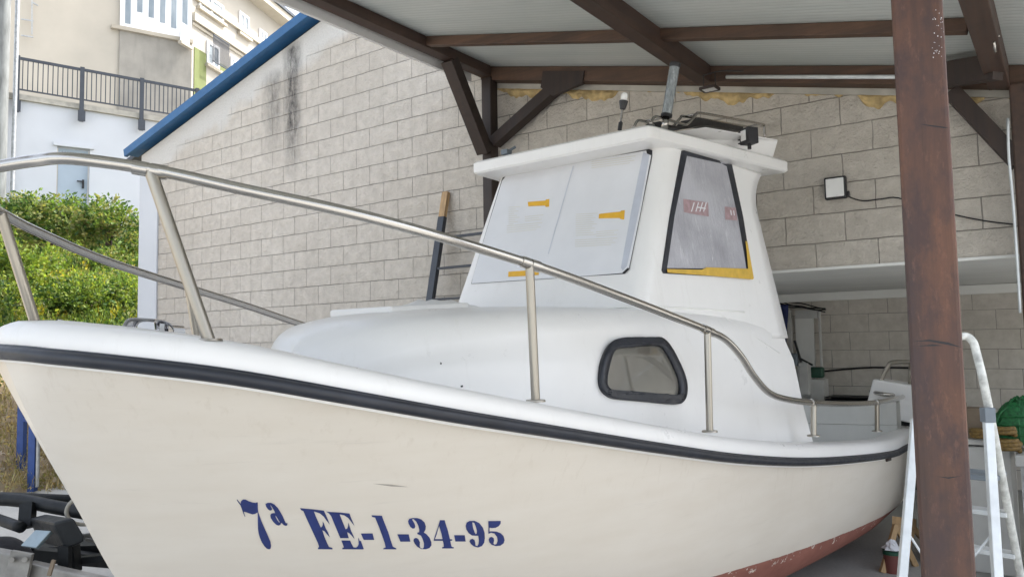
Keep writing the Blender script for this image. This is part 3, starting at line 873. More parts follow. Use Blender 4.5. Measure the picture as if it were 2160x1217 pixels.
# glazed gallery: pale opaque parapet, sloping hand rail, frames and panes
k = NT('window glass')
k.set(k.ramp(k.noise(k.coord((1, 1, .3)), 1.2, 4), [(.35, (0.16, 0.20, 0.23)), (.7, (0.42, 0.46, 0.48))]), .12)
M['pane'] = k.m
glz = obj('window', (lambda m_: [m_.prism([rwp(lg0 + .0, zg0 + .10, AOFF + .10), rwp(lg1, zg1 + .10, AOFF + .10), rwp(lg1, ZT - .5, AOFF + .10), rwp(lg0, ZT - .5, AOFF + .10)], -RN * .09), m_][1])(MB()), M['whiteframe'], apt)
mb = MB()
npan = 6
for i in range(npan):
    l_a = lg0 + .05 + (lg1 - lg0 - .1) * i / npan + .09; l_b = lg0 + .05 + (lg1 - lg0 - .1) * (i + 1) / npan - .09
    zl = zg0 + (zg1 - zg0) * (i + .5) / npan
    zlow = zl + (.22 if i in (0, npan - 1) else .78 - .10 * i)
    mb.prism([rwp(l_a, zlow, AOFF + .106), rwp(l_b, zlow, AOFF + .106), rwp(l_b, zl + 4.2, AOFF + .106), rwp(l_a, zl + 4.2, AOFF + .106)], -RN * .01)
obj('pane', mb, M['pane'], glz)
# wing running away to the right
WD = (F0 * math.cos(R(12.0)) + R0 * math.sin(R(12.0))).normalized()
WN = Vector((WD.y, -WD.x, 0))
if WN.dot(EYE - rwp(la_c, 0, AOFF)) < 0: WN = -WN
WP = rwp(la_c, 0, AOFF)
def wgp(l, z, off=0.0): return WP + WD * l + WN * off + Z * z
def onW(px, py, off=0.0):
    p = onplane(px, py, WP + WN * off, WN); return (p - WP).dot(WD), p.z
zc = lambda x: 230 + x / 5.071
zy = lambda y: y / 5.071
lend = 34.0
ez = onW(zc(1700), zy(170))[1]
mb = MB(); mb.prism([wgp(.0, ZB), wgp(lend, ZB), wgp(lend, ez), wgp(.0, ez)], -WN * 8); obj('wall', mb, M['cream2'], apt)
mb = MB(); mb.prism([wgp(-.3, ez + .003, .55), wgp(lend, ez + .003, .55), wgp(lend, ez + .28, .55), wgp(-.3, ez + .28, .55)], -WN * .9); obj('cornice', mb, M['cornice'], apt)
mb = MB(); mb.prism([wgp(-.3, ez + .284, .62), wgp(lend + .2, ez + .284, .62), wgp(lend + .2, ez + .9, -4.0), wgp(-.3, ez + .9, -4.0)], Z * .12); obj('roof', mb, M['slate'], apt)
for (x_, y_, hh, oo) in ((1120, 380, .28, .14), (1180, 190, .22, .12), (1150, 440, .10, .06)):
    zz = onW(zc(x_), zy(y_))[1]
    mb = MB(); mb.prism([wgp(-.05, zz, oo), wgp(lend, zz, oo), wgp(lend, zz + hh, oo), wgp(-.05, zz + hh, oo)], -WN * (oo - .002)); obj('cornice', mb, M['cornice'], apt)
def wing_window(xl, yl, xr, yr, xb, yb, balc=False):
    a, zt1 = onW(zc(xl), zy(yl)); b, zt2 = onW(zc(xr), zy(yr)); _, zb_ = onW(zc(xb), zy(yb))
    zt = (zt1 + zt2) / 2
    fw_ = .09
    m_ = MB()
    for (p, q_, r_, s2) in ((a, zb_, b, zb_ + fw_), (a, zt - fw_, b, zt), (a, zb_ + fw_, a + fw_, zt - fw_), (b - fw_, zb_ + fw_, b, zt - fw_), ((a + b) / 2 - .05, zb_ + fw_, (a + b) / 2 + .05, zt - fw_)):
        m_.prism([wgp(p, q_, .06), wgp(r_, q_, .06), wgp(r_, s2, .06), wgp(p, s2, .06)], -WN * .055)
    f_ = obj('window', m_, M['whiteframe'], apt)
    m_ = MB(); m_.prism([wgp(a + .02, zb_ + .02, .03), wgp(b - .02, zb_ + .02, .03), wgp(b - .02, zt - .02, .03), wgp(a + .02, zt - .02, .03)], -WN * .02); obj('pane', m_, M['pane'], f_)
    m_ = MB(); m_.prism([wgp(a - .1, zb_ - .1, .14), wgp(b + .1, zb_ - .1, .14), wgp(b + .1, zb_ - .002, .14), wgp(a - .1, zb_ - .002, .14)], -WN * .135); obj('sill', m_, M['cornice'], f_)
    if balc:
        m_ = MB()
        for i in range(15):
            l = a - .1 + (b - a + .2) * i / 14
            m_.bar(wgp(l, zb_, .35), wgp(l, zb_ + .95, .35), .02, .02, WN)
        m_.bar(wgp(a - .12, zb_ + .96, .35), wgp(b + .12, zb_ + .96, .35), .04, .03); m_.bar(wgp(a - .12, zb_ + .03, .35), wgp(b + .12, zb_ + .03, .35), .04, .03)
        obj('balcony_rail', m_, M['darkpaint'], apt)
wing_window(955, -60, 1215, 20, 955, 78)
wing_window(1385, 115, 1490, 195, 1390, 350)
wing_window(1600, 300, 1680, 370, 1605, 500)
wing_window(1040, 430, 1172, 520, 1045, 690, True)
wing_window(1295, 600, 1380, 655, 1300, 790)
wing_window(760, 240, 845, 300, 745, 440)
wing_window(1790, 400, 1850, 440, 1790, 560)
for (xl, yl, xr, yr) in ((908, 512, 1035, 575), (1182, 680, 1262, 722)):
    a, z1 = onW(zc(xl), zy(yl)); b, z2 = onW(zc(xr), zy(yr))
    zt = (z1 + z2) / 2
    mb = MB(); mb.prism([wgp(a, ZB, .025), wgp(b, ZB, .025), wgp(b, zt, .025), wgp(a, zt, .025)], -WN * .02); obj('wall_panel', mb, M['greenrender'], apt)

# ------------------------------------------------------------------ the boat
from mathutils.geometry import tessellate_polygon
BA = R(39)
A = F0 * math.cos(BA) + R0 * math.sin(BA)
PT = R0 * math.cos(BA) - F0 * math.sin(BA)
BO = R0 * -1.505 + F0 * 2.28
def B(s, t, z): return BO + A * s + PT * t + Z * z
def boat_t(px, py, t): return onplane(px, py, B(0, t, 0), PT)
def boat_s(px, py, s): return onplane(px, py, B(s, 0, 0), A)
def st(p): v = Vector(p) - BO; return v.dot(A), v.dot(PT), v.z
BL = 6.33
TR = smoothtab([(0, .0), (.03, .18), (.1, .37), (.2, .53), (.315, .655), (.52, .80), (.85, .93), (1.28, 1.02), (2.0, 1.11), (2.8, 1.165), (3.6, 1.21), (4.6, 1.235), (5.4, 1.22), (6.0, 1.18), (6.4, 1.12)])
def tr(s): return interp(TR, s)
RUB = smoothtab([(-60, 733), (0, 741), (220, 762), (480, 793), (740, 838), (960, 877), (1180, 912), (1400, 946), (1560, 967), (1715, 973), (1870, 959), (1920, 939), (2060, 880)])
def fit_z(s, t):
    z = 1.6
    for _ in range(6):
        p = B(s, t, z); x, y = project(p)
        z += (y - interp(RUB, x)) * (p - EYE).dot(FW) / F_PX
    return z
ZR_ = [(s, fit_z(s, tr(s))) for s in [i * .05 for i in range(0, 125)]]
ZR_ = [(s, z) for s, z in ZR_ if s < 6.15]
zl = ZR_[-1]; sl = (zl[1] - ZR_[-8][1]) / (zl[0] - ZR_[-8][0])
ZR_ += [(zl[0] + .5, zl[1] + .01)]; print('RAILZ', [(round(s, 2), round(z, 3)) for s, z in ZR_[::12]], sl)
def zr(s): return interp(ZR_, s)
boat = thing('boat', tuple(B(3, 0, 0)), 'white cabin fishing boat with navy rub rail and steel bow rail under the timber canopy', 'boat')

S0 = smoothtab([(0, 0), (.12, .07), (.34, .215), (.57, .375), (.8, .62), (.93, .9), (1.0, 1.3)])
ZK = [(0, .30), (1.3, .26), (2.2, .12), (3.2, .05), (5, .03), (6.4, .06)]
def zw(s): return .535 - (s - 2.2) * .063
def hullpt(u, v):
    s0 = interp(S0, v)
    s = s0 + (BL - s0) * u
    z = zr(s) + (interp(ZK, s) - zr(s)) * v
    tb = tr(u * BL)
    fl = min(.90, 1.25 * v ** .75)
    t = tb * (1 - fl * math.exp(-(u * BL) / .80)) * (1 - v ** 6) ** .6 * (1 - .10 * v)
    return s, t, z
NU, NV = 110, 40
us = [(i / NU) ** 1.7 for i in range(NU + 1)]
vs_ = [1 - (1 - j / NV) ** 1.15 for j in range(NV + 1)]
rows, stz = [], []
for u in us:
    half = [hullpt(u, v) for v in vs_]
    full = half + [(s, -t, z) for s, t, z in half[-2::-1]]
    stz += full
    rows.append([B(*q) for q in full])
mbh = MB(); mbh.grid(rows, flip=True)
nrow = len(rows[0])
mbh.f.append(tuple(NU * nrow + j for j in range(nrow)))
hull = obj('hull', mbh, M['hull'], boat, smooth=True, autosmooth=60)
uvl = hull.data.uv_layers.new(name='UVMap')
for lp in hull.data.loops:
    s, t, z = stz[lp.vertex_index]
    uvl.data[lp.index].uv = (zr(s) - z, zw(s) - z)
HULLB = BVHTree.FromPolygons([tuple(p) for p in mbh.v], mbh.f)

# path round the rail, port stern -> bow -> starboard stern
path = []
ss = [BL * (i / 70) ** 2 for i in range(71)]
port = [(s, tr(s)) for s in ss]
port += [(6.40, .98), (6.42, .6), (6.42, .3)]
path = [(s, t) for s, t in port[::-1]] + [(s, -t) for s, t in port[1:]]
path = [(6.42, 0.0)] + path + [(6.42, -0.001)]
def sweep(prof, hoff=0.0):
    rows = []
    n = len(path)
    for i, (s, t) in enumerate(path):
        a = path[max(0, i - 1)]; b = path[min(n - 1, i + 1)]
        d = Vector((b[0] - a[0], b[1] - a[1], 0)).normalized()
        nn = Vector((-d.y, d.x, 0))          # towards the outside (s, t)
        if nn.x * (s - 3) + nn.y * t < 0: nn = -nn
        z = zr(min(s, BL))
        rows.append([B(s + nn.x * o, t + nn.y * o, z + h + hoff) for o, h in prof])
    return rows
GP = [(-.004, -.03), (0.004, .02), (.003, .045), (-.006, .068), (-.022, .083), (-.045, .09), (-.13, .094), (-.150, .090), (-.158, .078), (-.16, .05)]
mb = MB(); mb.grid(sweep(GP), flip=True); GWB = BVHTree.FromPolygons([tuple(p) for p in mb.v], mb.f); obj('gunwale', mb, M['gelcoat'], boat, smooth=True, autosmooth=60)
RPf = [(-.002, -.021), (.013, -.022), (.026, -.014), (.032, -.002), (.030, .009), (.021, .016), (.014, .017), (.012, .021), (-.002, .023)]
mb = MB(); mb.grid(sweep(RPf), flip=True); obj('rub_rail', mb, M['rubber'], boat, smooth=True, autosmooth=50)
# deck forward of the cockpit, cockpit liner behind
inner = sweep([(-.155, .082)])
ip = [r[0] for r in inner]
n = len(ip)
SC = 3.92
mb = MB(); rows = []
for i in range(1, n // 2):
    a, b = ip[i], ip[n - 1 - i]
    if st(a)[0] > SC: continue
    rows.append([a + (b - a) * (j / 8) + Z * .015 * math.sin(math.pi * j / 8) for j in range(9)])
mb.grid(rows); obj('deck', mb, M['gelcoat'], boat, smooth=True)
mb = MB(); rows = []
for i in range(1, n // 2):
    a, b = ip[i], ip[n - 1 - i]
    if st(a)[0] < SC - .02: continue
    s, t, z = st(a)
    zf = zr(SC) - .42
    r_ = [a, a + (b - a) * .005 + Z * -.18, a + (b - a) * .012 + Z * -.19, a + (b - a) * .03 + Z * (zf + .05 - z), a + (b - a) * .05 + Z * (zf - z)]
    q_ = [b, b + (a - b) * .005 + Z * -.18, b + (a - b) * .012 + Z * -.19, b + (a - b) * .03 + Z * (zf + .05 - z), b + (a - b) * .05 + Z * (zf - z)]
    rows.append(r_ + q_[::-1])
mb.grid(rows)
mb.add(rows[0], [tuple(range(len(rows[0])))]); mb.add(rows[-1], [tuple(range(len(rows[-1])))])
obj('cockpit_liner', mb, M['gelcoat_in'], boat)

# trunk cabin
TT = smoothtab([(1.0, .02), (1.02, .17), (1.08, .33), (1.18, .455), (1.33, .55), (1.6, .655), (1.95, .765), (2.5, .875), (3.2, .965), (3.96, 1.035)])
ZTOP = smoothtab([(1.0, 1.53), (1.03, 1.592), (1.09, 1.640), (1.19, 1.680), (1.32, 1.707), (1.5, 1.724), (1.7, 1.738), (2.2, 1.757), (2.8, 1.757), (3.4, 1.745), (3.96, 1.73)])
def zdk(s): return zr(s) + .07
def trunk_half(s):
    h0 = zdk(s) - .03; zt = interp(ZTOP, s); tt = interp(TT, s); H = max(.02, zt - h0)
    r = min(.15, H * .65); r = min(r, tt * .8)
    te = max(0.01, tt - .17 * H)
    pts = [(tt + .03, h0), (tt + .008, h0 + min(.03, H * .2))]
    for q in (.35, .6, .8):
        hh = (H - r) * q + .015
        pts.append((tt - (tt - te) * hh / H, h0 + hh))
    cxr = te - r
    for i in range(7):
        a = math.pi / 2 * i / 6
        pts.append((cxr + r * math.cos(a) + (tt - te) * .0, zt - r + r * math.sin(a)))
    for q in (.75, .5, .25, 0):
        pts.append((cxr * q, zt + .025 * (1 - q * q)))
    return pts
rows = []
for i in range(61):
    s = 1.0 + (3.95 - 1.0) * (i / 60) ** 1.5
    h = trunk_half(s)
    full = h + [(-t, z) for t, z in h[-2::-1]]
    rows.append([B(s, t, z) for t, z in full])
mbt = MB(); mbt.grid(rows, flip=True)
mbt.f.append(tuple(60 * len(rows[0]) + j for j in range(len(rows[0]))))
obj('trunk_cabin', mbt, M['gelcoat'], boat, smooth=True, autosmooth=60)

# wheelhouse shell
def wh_outline(z):
    sf = 2.60 + (z - 1.79) * .462
    wf = .660 - (z - 1.79) * .045
    wa = 1.04 - (z - 1.0) * .2035 - .004
    sa = 3.955
    if z > 2.36: sa += .22 * ((z - 2.36) / .33) ** 2.3
    ex = (sa - sf) / (3.955 - sf)
    wa2 = wf + (wa - wf) * ex
    half = []
    r = .10
    for i in range(5): half.append((sf, (wf - r) * i / 4))
    c = Vector((sf, wf)); p0_ = Vector((sf, wf - r)); dd = Vector((sa - sf, wa2 - wf)).normalized(); p2_ = c + dd * r
    for i in range(1, 9):
        t = i / 8
        q = p0_ * (1 - t) ** 2 + c * 2 * t * (1 - t) + p2_ * t * t
        half.append((q.x, q.y))
    for i in range(1, 13):
        t = i / 12
        half.append((p2_.x + (sa - p2_.x) * t, p2_.y + (wa2 - p2_.y) * t))
    return half
rows = []
zs = [1.60 + (2.70 - 1.60) * i / 32 for i in range(33)]
for z in zs:
    h = wh_outline(z)
    rows.append([B(s, -t, z) for s, t in h[::-1]] + [B(s, t, z) for s, t in h[1:]])
mbw = MB(); mbw.grid(rows)
whs = obj('wheelhouse', mbw, M['gelcoat'], boat, smooth=True, autosmooth=60)
sm = whs.modifiers.new('thickness', 'SOLIDIFY'); sm.thickness = .028; sm.offset = -1
WHB = BVHTree.FromPolygons([tuple(p) for p in mbw.v], mbw.f)
TRB = BVHTree.FromPolygons([tuple(p) for p in mbt.v], mbt.f)
mb = MB(); bd = [B(s, t, interp(ZTOP, s) + .012 - .05 * max(0, abs(t) - .80)) for s, t in ([(s, -t) for s, t in wh_outline(1.762)[::-1]] + wh_outline(1.762)[1:]) if s < 3.6]
mb.tube(bd, .0055, 8); obj('joint_bead', mb, M['gelcoat_in'], boat, smooth=True)
# aft bulkhead with a sliding door panel
mb = MB()
za_, zb_ = zr(3.9) - .40, 2.66
w0, w1 = .97, .70
mb.prism([B(3.92, -w0, za_), B(3.92, -.34, za_), B(3.92, -.34, zb_), B(3.92, -w1 + .02, zb_)], A * -.03)
mb.prism([B(3.92, .34, za_), B(3.92, w0, za_), B(3.92, w1 - .02, zb_), B(3.92, .34, zb_)], A * -.03)
obj('aft_bulkhead', mb, M['gelcoat_in'], boat)
mb = MB(); mb.prism([B(3.90, -.335, za_), B(3.90, .335, za_), B(3.90, .335, zb_ - .1), B(3.90, -.335, zb_ - .1)], A * -.02); obj('cabin_door', mb, M['gelcoat_in'], boat)

# roof: loft of insets
def roof_outline(inset):
    sf, sa, wf, wa = 2.795 + inset, 4.30 - inset, .635 - inset, .845 - inset
    pts = []
    def corner(c, a, b, r):
        c, a, b = Vector(c), Vector(a), Vector(b)
        p = c + (a - c).normalized() * r; q = c + (b - c).normalized() * r
        for i in range(6):
            t = i / 5; pts.append(p * (1 - t) ** 2 + c * 2 * t * (1 - t) + q * t * t)
    P = [(sf, -wf), (sf, wf), (sa, wa), (sa, -wa)]
    for i in range(4): corner(P[i], P[i - 1], P[(i + 1) % 4], .03)
    return pts
def rtilt(s): return (s - 2.8) * .018
rows = []
for inset, z in ((.06, 2.666), (.012, 2.668), (.0, 2.678), (.0, 2.736), (.012, 2.748), (.10, 2.757), (.3, 2.768), (.55, 2.774)):
    rows.append([B(p.x, p.y, z + rtilt(p.x)) for p in roof_outline(min(inset, .55))])
mb = MB(); mb.grid(rows, closed=True, flip=False)
nr = len(rows[0])
mb.f.append(tuple(range(nr))[::-1]); mb.f.append(tuple((len(rows) - 1) * nr + i for i in range(nr)))
roof = obj('wheelhouse_roof', mb, M['gelcoat'], boat, smooth=True, autosmooth=35)
# raised hatch box on the roof
mb = MB()
def hb(s, t, h): return B(s, t, 2.750 + rtilt(s) + h)
ft_ = st(boat_s(1491, 268, 3.26)); at2 = st(boat_s(1643, 294, 4.14))
bot = [hb(3.0, -.46, -.01), hb(3.0, .46, -.01), hb(4.22, .765, -.01), hb(4.22, -.765, -.01)]
top = [B(ft_[0], -ft_[1], ft_[2]), B(*ft_), B(*at2), B(at2[0], -at2[1], at2[2])]
print('BOX', ft_, at2)
mb.add(bot + top, [(3, 2, 1, 0), (4, 5, 6, 7)] + [(i, (i + 1) % 4, (i + 1) % 4 + 4, i + 4) for i in range(4)])
RBV = BVHTree.FromPolygons([tuple(p) for p in mb.v], mb.f); obj('roof_box', mb, M['gelcoat'], boat, bevel=.012)

# ---- things pressed on a curved surface: an outline cut into the surface it lies on
def decal(name, polys, bvhs, mat, off=.002, thick=0.0, maxlen=14, parent=None, label=None, smooth=True):
    out = MB()
    for poly in polys:
        loops = poly if isinstance(poly[0], list) else [poly]
        vecs = [[Vector((x, y, 0)) for x, y in lp] for lp in loops]
        flat = [v for lp in vecs for v in lp]
        bm = bmesh.new()
        bv = [bm.verts.new(v) for v in flat]
        for tri in tessellate_polygon(vecs):
            try: bm.faces.new([bv[i] for i in tri])
            except ValueError: pass
        for _ in range(6):
            le = [e for e in bm.edges if e.calc_length() > maxlen]
            if not le: break
            bmesh.ops.subdivide_edges(bm, edges=le, cuts=1)
            bmesh.ops.triangulate(bm, faces=bm.faces[:])
        bm.verts.ensure_lookup_table(); bm.verts.index_update()
        P = []
        for v in bm.verts:
            d = ray(v.co.x, v.co.y); best = None
            for b_ in bvhs:
                h = b_.ray_cast(EYE, d)
                if h[0] is not None and (best is None or h[3] < best[3]): best = h
            if best is None: P.append(None); continue
            nn = best[1]
            if nn.dot(d) > 0: nn = -nn
            P.append(best[0] + nn * off)
        fs = []
        for f in bm.faces:
            ix = [v.index for v in f.verts]
            if any(P[i] is None for i in ix): continue
            a, b, c = (P[i] for i in ix)
            if (b - a).cross(c - a).dot(EYE - a) < 0: ix = ix[::-1]
            fs.append(ix)
        out.add([p if p is not None else B(3, 0, 1) for p in P], fs)
        bm.free()
    used = sorted({i for f in out.f for i in f}); mp = {o: i for i, o in enumerate(used)}
    out.v = [out.v[i] for i in used]; out.f = [tuple(mp[i] for i in f) for f in out.f]
    o = obj(name, out, mat, parent or boat, smooth=smooth, autosmooth=40)
    if thick:
        sm = o.modifiers.new('thickness', 'SOLIDIFY'); sm.thickness = thick; sm.offset = 1
    if label: o['label'] = label
    return o
def shrink(poly, d):
    n = len(poly); out = []
    cx = sum(p[0] for p in poly) / n; cy = sum(p[1] for p in poly) / n
    for i in range(n):
        a, b, c = Vector(poly[i - 1]), Vector(poly[i]), Vector(poly[(i + 1) % n])
        n1 = Vector(((b - a).y, -(b - a).x)).normalized(); n2 = Vector(((c - b).y, -(c - b).x)).normalized()
        m_ = (n1 + n2)
        m_ = m_ / max(.4, m_.length_squared / 2) / 1.0
        q = b + m_ * (d / 2 * 1.0) * 1.0
        q2 = b - m_ * (d / 2)
        cc = Vector((cx, cy))
        out.append(tuple(q if (q - cc).length < (q2 - cc).length else q2))
    return out
def rnd_poly(poly, k=5): return [(p.x, p.y) for p in catmull([Vector((x, y, 0)) for x, y in poly], k, True)]

# windscreen under white film
ws_out = [(1072, 367), (1110, 359), (1240, 338), (1368, 316), (1376, 318), (1376, 330), (1352, 450), (1328, 568), (1318, 578), (1220, 584), (1100, 592), (995, 599), (997, 590), (1029, 480), (1060, 379), (1065, 370)]
ws_in = shrink(ws_out, 7)
ws = decal('windscreen', [[ws_out, ws_in]], [WHB], M['rubber'], .001, .004, 40, smooth=False)
film = [(1071, 370), (1110, 361.5), (1240, 340.5), (1366, 319), (1375, 328), (1352, 450), (1328, 566), (1316, 577), (1220, 584.5), (1100, 592), (996, 599), (998, 588), (1030, 480), (1061, 382)]
fm = decal('film_cover', [film], [WHB], M['paper'], .0062, 0, 30, parent=ws, label='white protective film with yellow marks taped over the windscreen')
def tr8(x, y): return (1000 + x / 4.0575, 320 + y / 4.0575)
bars = [[(465, 437), (520, 432), (615, 425), (625, 415), (650, 412), (648, 478), (620, 480), (612, 468), (470, 474)],
        [(1075, 540), (1130, 532), (1255, 520), (1268, 510), (1296, 508), (1290, 588), (1262, 585), (1250, 575), (1072, 578)],
        [(300, 1032), (420, 1024), (560, 1016), (560, 1060), (430, 1070), (298, 1076)]]
for b in bars: decal('yellow_mark', [[tr8(*p) for p in b]], [WHB], M['yellow'], .0076, 0, 30, parent=ws)
lines = []
for (x0, x1, y0, n_, sk) in ((300, 400, 480, 9, -.06), (440, 600, 560, 3, -.10), (285, 590, 640, 4, -.10), (875, 1060, 540, 11, -.05), (1050, 1240, 690, 3, -.08), (870, 1230, 760, 4, -.05), (1010, 1390, 90, 4, -.13)):
    for i in range(n_):
        y = y0 + i * 18
        xe = x1 - (i * 37 % 60)
        lines.append([tr8(x0, y), tr8(xe, y + sk * (xe - x0)), tr8(xe, y + 6 + sk * (xe - x0)), tr8(x0, y + 6)])
decal('faint_print', lines, [WHB], M['paleyellow'], .0072, 0, 30, parent=ws)
edge = [(1358, 322), (1371, 329), (1348, 450), (1324, 562), (1315, 572), (1311, 566), (1332, 450)]
decal('film_edge', [edge], [WHB], simple('film edge', (0.52, 0.55, 0.62), .4, var=.1), .0068, 0, 30, parent=ws)
for q in ([(1364, 318), (1374, 318), (1375, 330), (1366, 326)], [(1314, 577), (1326, 566), (1327, 571), (1319, 578)]): decal('corner_patch', [q], [WHB], M['black'], .0078, 0, 30, parent=ws)
sp_ = [tr8(850, 130), tr8(860, 130), tr8(645, 880), tr8(637, 880)]
decal('film_seam', [sp_], [WHB], simple('film seam', (0.55, 0.58, 0.64), .5), .0073, 0, 30, parent=ws)

# side window
sw_out = [(1437, 319), (1446, 318), (1520, 334), (1536, 340), (1542, 348), (1566, 460), (1586, 586), (1490, 582), (1398, 577), (1395, 570), (1412, 455)]
sw_in = [(1447, 330), (1520, 346), (1531, 352), (1555, 462), (1573, 569), (1490, 567), (1405, 566), (1421, 455)]
sw = decal('side_window', [[sw_out, sw_in]], [WHB], M['rubber'], .001, .006, 25, smooth=False)
k = NT('plastic wrapped glass')
v = k.coord((1, 1, 1)); nz = k.noise(k.coord((6, 6, 1.2)), 5, 6, .7)
c = k.ramp(k.noise(v, 3.5, 4), [(.3, (0.33, 0.33, 0.36)), (.7, (0.50, 0.50, 0.54))])
c = k.mix(k.rng(nz, .58, .74, 0, .55), c, (0.75, 0.75, 0.78))
k.set(c, .22); k.bump(k.noise(k.coord((5, 5, 1)), 7, 6, .7), .5, .012)
decal('pane', [shrink(sw_out, 8)], [WHB], k.m, .006, 0, 20, parent=sw, label='side pane wrapped in crinkled clear plastic')
def tr7(x, y): return (1360 + x / 3.803, 300 + y / 3.803)
for q in ([(300, 458), (500, 488), (505, 600), (440, 590), (305, 565)], [(632, 520), (722, 530), (735, 632), (638, 625)]): decal('red_print', [[tr7(*p) for p in q]], [WHB], M['pink'], .0075, 0, 20, parent=sw)
sl_ = []
for i, x in enumerate((365, 400, 432, 462)):
    sl_.append([tr7(x - 4, 560), tr7(x + 4, 562), tr7(x + 26, 488), tr7(x + 18, 486)])
sl_ += [[tr7(410, 520), tr7(480, 532), tr7(480, 541), tr7(408, 530)], [tr7(676, 548), tr7(684, 550), tr7(690, 590), tr7(682, 588)], [tr7(700, 552), tr7(707, 553), tr7(713, 592), tr7(706, 590)]]
decal('print_strokes', sl_, [WHB], M['paper'], .0082, 0, 20, parent=sw)
decal('yellow_tape', [[tr7(*p) for p in q] for q in ([(160, 1022), (440, 1028), (480, 1008), (812, 1020), (800, 880), (790, 800), (806, 800), (858, 1095), (850, 1106), (500, 1076), (165, 1050)],)], [WHB], M['yellowtape'], .015, 0, 25, parent=sw)

# porthole in the trunk side
def tp(x, y): return (1180 + x / 3.724, 640 + y / 3.724)
po = rnd_poly([tp(*p) for p in ((298, 590), (318, 450), (380, 325), (470, 285), (600, 278), (725, 268), (800, 290), (855, 350), (920, 465), (965, 575), (981, 665), (972, 735), (945, 778), (905, 794), (800, 788), (600, 768), (430, 752), (360, 725), (315, 675))], 3)
pi_ = rnd_poly([tp(*p) for p in ((352, 600), (368, 500), (400, 410), (450, 362), (560, 350), (700, 338), (785, 348), (835, 410), (885, 510), (922, 605), (926, 690), (895, 720), (700, 705), (500, 688), (400, 682), (360, 655))], 3)
SHB = [TRB, WHB]
pf = decal('porthole', [[po, pi_]], SHB, M['rubber'], .001, .020, 12)
k = NT('dark porthole glass'); k.set(k.ramp(k.noise(k.coord(), 2.5, 3), [(.3, (0.13, 0.125, 0.11)), (.7, (0.20, 0.19, 0.165))]), .035)  # tan base colour stands in for blocks reflected in the pane
k.b.inputs['Specular IOR Level'].default_value = 1.0; k.b.inputs['Coat Weight'].default_value = .6; k.b.inputs['Coat Roughness'].default_value = .02
decal('pane', [pi_], SHB, k.m, .005, 0, 14, parent=pf)

# crease along the moulding of the cabin side, small marks
def ontrunk(px, py, off=.001):
    d = ray(px, py); best = None
    for b_ in SHB:
        h = b_.ray_cast(EYE, d)
        if h[0] is not None and (best is None or h[3] < best[3]): best = h
    nn = best[1] if best[1].dot(d) < 0 else -best[1]
    return best[0] + nn * off
mb = MB(); mb.tube([ontrunk(x, y, .0) for x, y in ((1400, 664), (1470, 661), (1522, 664), (1560, 690), (1600, 715), (1645, 745))], .0022, 6); obj('side_moulding', mb, M['gelcoat_in'], boat, smooth=True)

# lettering on the bow
def gA(x, y): return (490 + x / 7.2, 1030 + y / 7.2)
def gB(x, y): return (780 + x / 7.2, 1060 + y / 7.2)
g7 = [(72, 150), (95, 182), (128, 222), (135, 185), (165, 158), (205, 160), (250, 185), (310, 205), (360, 212), (378, 198), (388, 210), (391, 300), (395, 350), (412, 400), (440, 480), (480, 570), (520, 660), (555, 740), (580, 800), (590, 860), (583, 905), (560, 915), (525, 905), (490, 870), (450, 810), (420, 740), (400, 670), (391, 600), (389, 500), (387, 400), (384, 354), (350, 378), (310, 385), (260, 370), (205, 350), (175, 345), (185, 380), (200, 420), (190, 418), (168, 370), (148, 310), (122, 240), (93, 205), (74, 175)]
gao = [(505, 225), (540, 210), (590, 210), (640, 235), (690, 285), (730, 345), (770, 420), (800, 490), (815, 520), (838, 515), (835, 550), (815, 560), (785, 550), (760, 525), (745, 512), (730, 545), (700, 555), (665, 540), (620, 495), (585, 440), (578, 400), (590, 375), (620, 365), (652, 367), (640, 335), (612, 285), (580, 238), (587, 265), (605, 300), (600, 320), (575, 328), (545, 310), (515, 270)]
gah = [(655, 398), (674, 422), (702, 470), (722, 503), (712, 508), (690, 480), (662, 430)]
gF = [(1028, 290), (1100, 298), (1240, 311), (1390, 328), (1420, 390), (1455, 470), (1482, 542), (1440, 490), (1390, 420), (1330, 370), (1240, 340), (1270, 420), (1310, 510), (1345, 585), (1365, 570), (1376, 540), (1372, 488), (1395, 530), (1420, 600), (1450, 650), (1483, 735), (1440, 690), (1400, 640), (1368, 625), (1385, 680), (1410, 750), (1440, 820), (1470, 880), (1520, 893), (1522, 915), (1300, 913), (1302, 890), (1320, 880), (1300, 820), (1240, 690), (1180, 560), (1120, 430), (1080, 335), (1045, 320)]
gE1 = [(1425, 343), (1500, 350), (1640, 358), (1780, 373), (1800, 430), (1830, 500), (1857, 563), (1815, 510), (1760, 440), (1700, 400), (1630, 385), (1660, 460), (1700, 560), (1720, 610), (1745, 600), (1760, 560), (1762, 508), (1780, 560), (1805, 640), (1835, 700), (1857, 758), (1815, 710), (1775, 670), (1745, 655), (1755, 700), (1770, 746), (1640, 746), (1600, 650), (1550, 530), (1500, 410), (1470, 372)]
gE2 = [(1655, 780), (1790, 782), (1805, 820), (1840, 885), (1880, 890), (1908, 865), (1920, 830), (1913, 735), (1925, 755), (1932, 790), (1952, 785), (1975, 850), (1996, 905), (1990, 916), (1670, 914), (1672, 895), (1695, 885), (1675, 830)]
gd1 = [(1953, 676), (2130, 674), (2155, 772), (1995, 772)]
g1 = [(28, 182), (90, 186), (185, 190), (200, 240), (240, 340), (280, 440), (310, 540), (350, 660), (400, 683), (402, 699), (205, 698), (207, 682), (240, 670), (225, 600), (190, 500), (150, 390), (110, 290), (80, 217), (33, 207)]
gd2 = [(418, 472), (590, 472), (615, 582), (465, 583)]
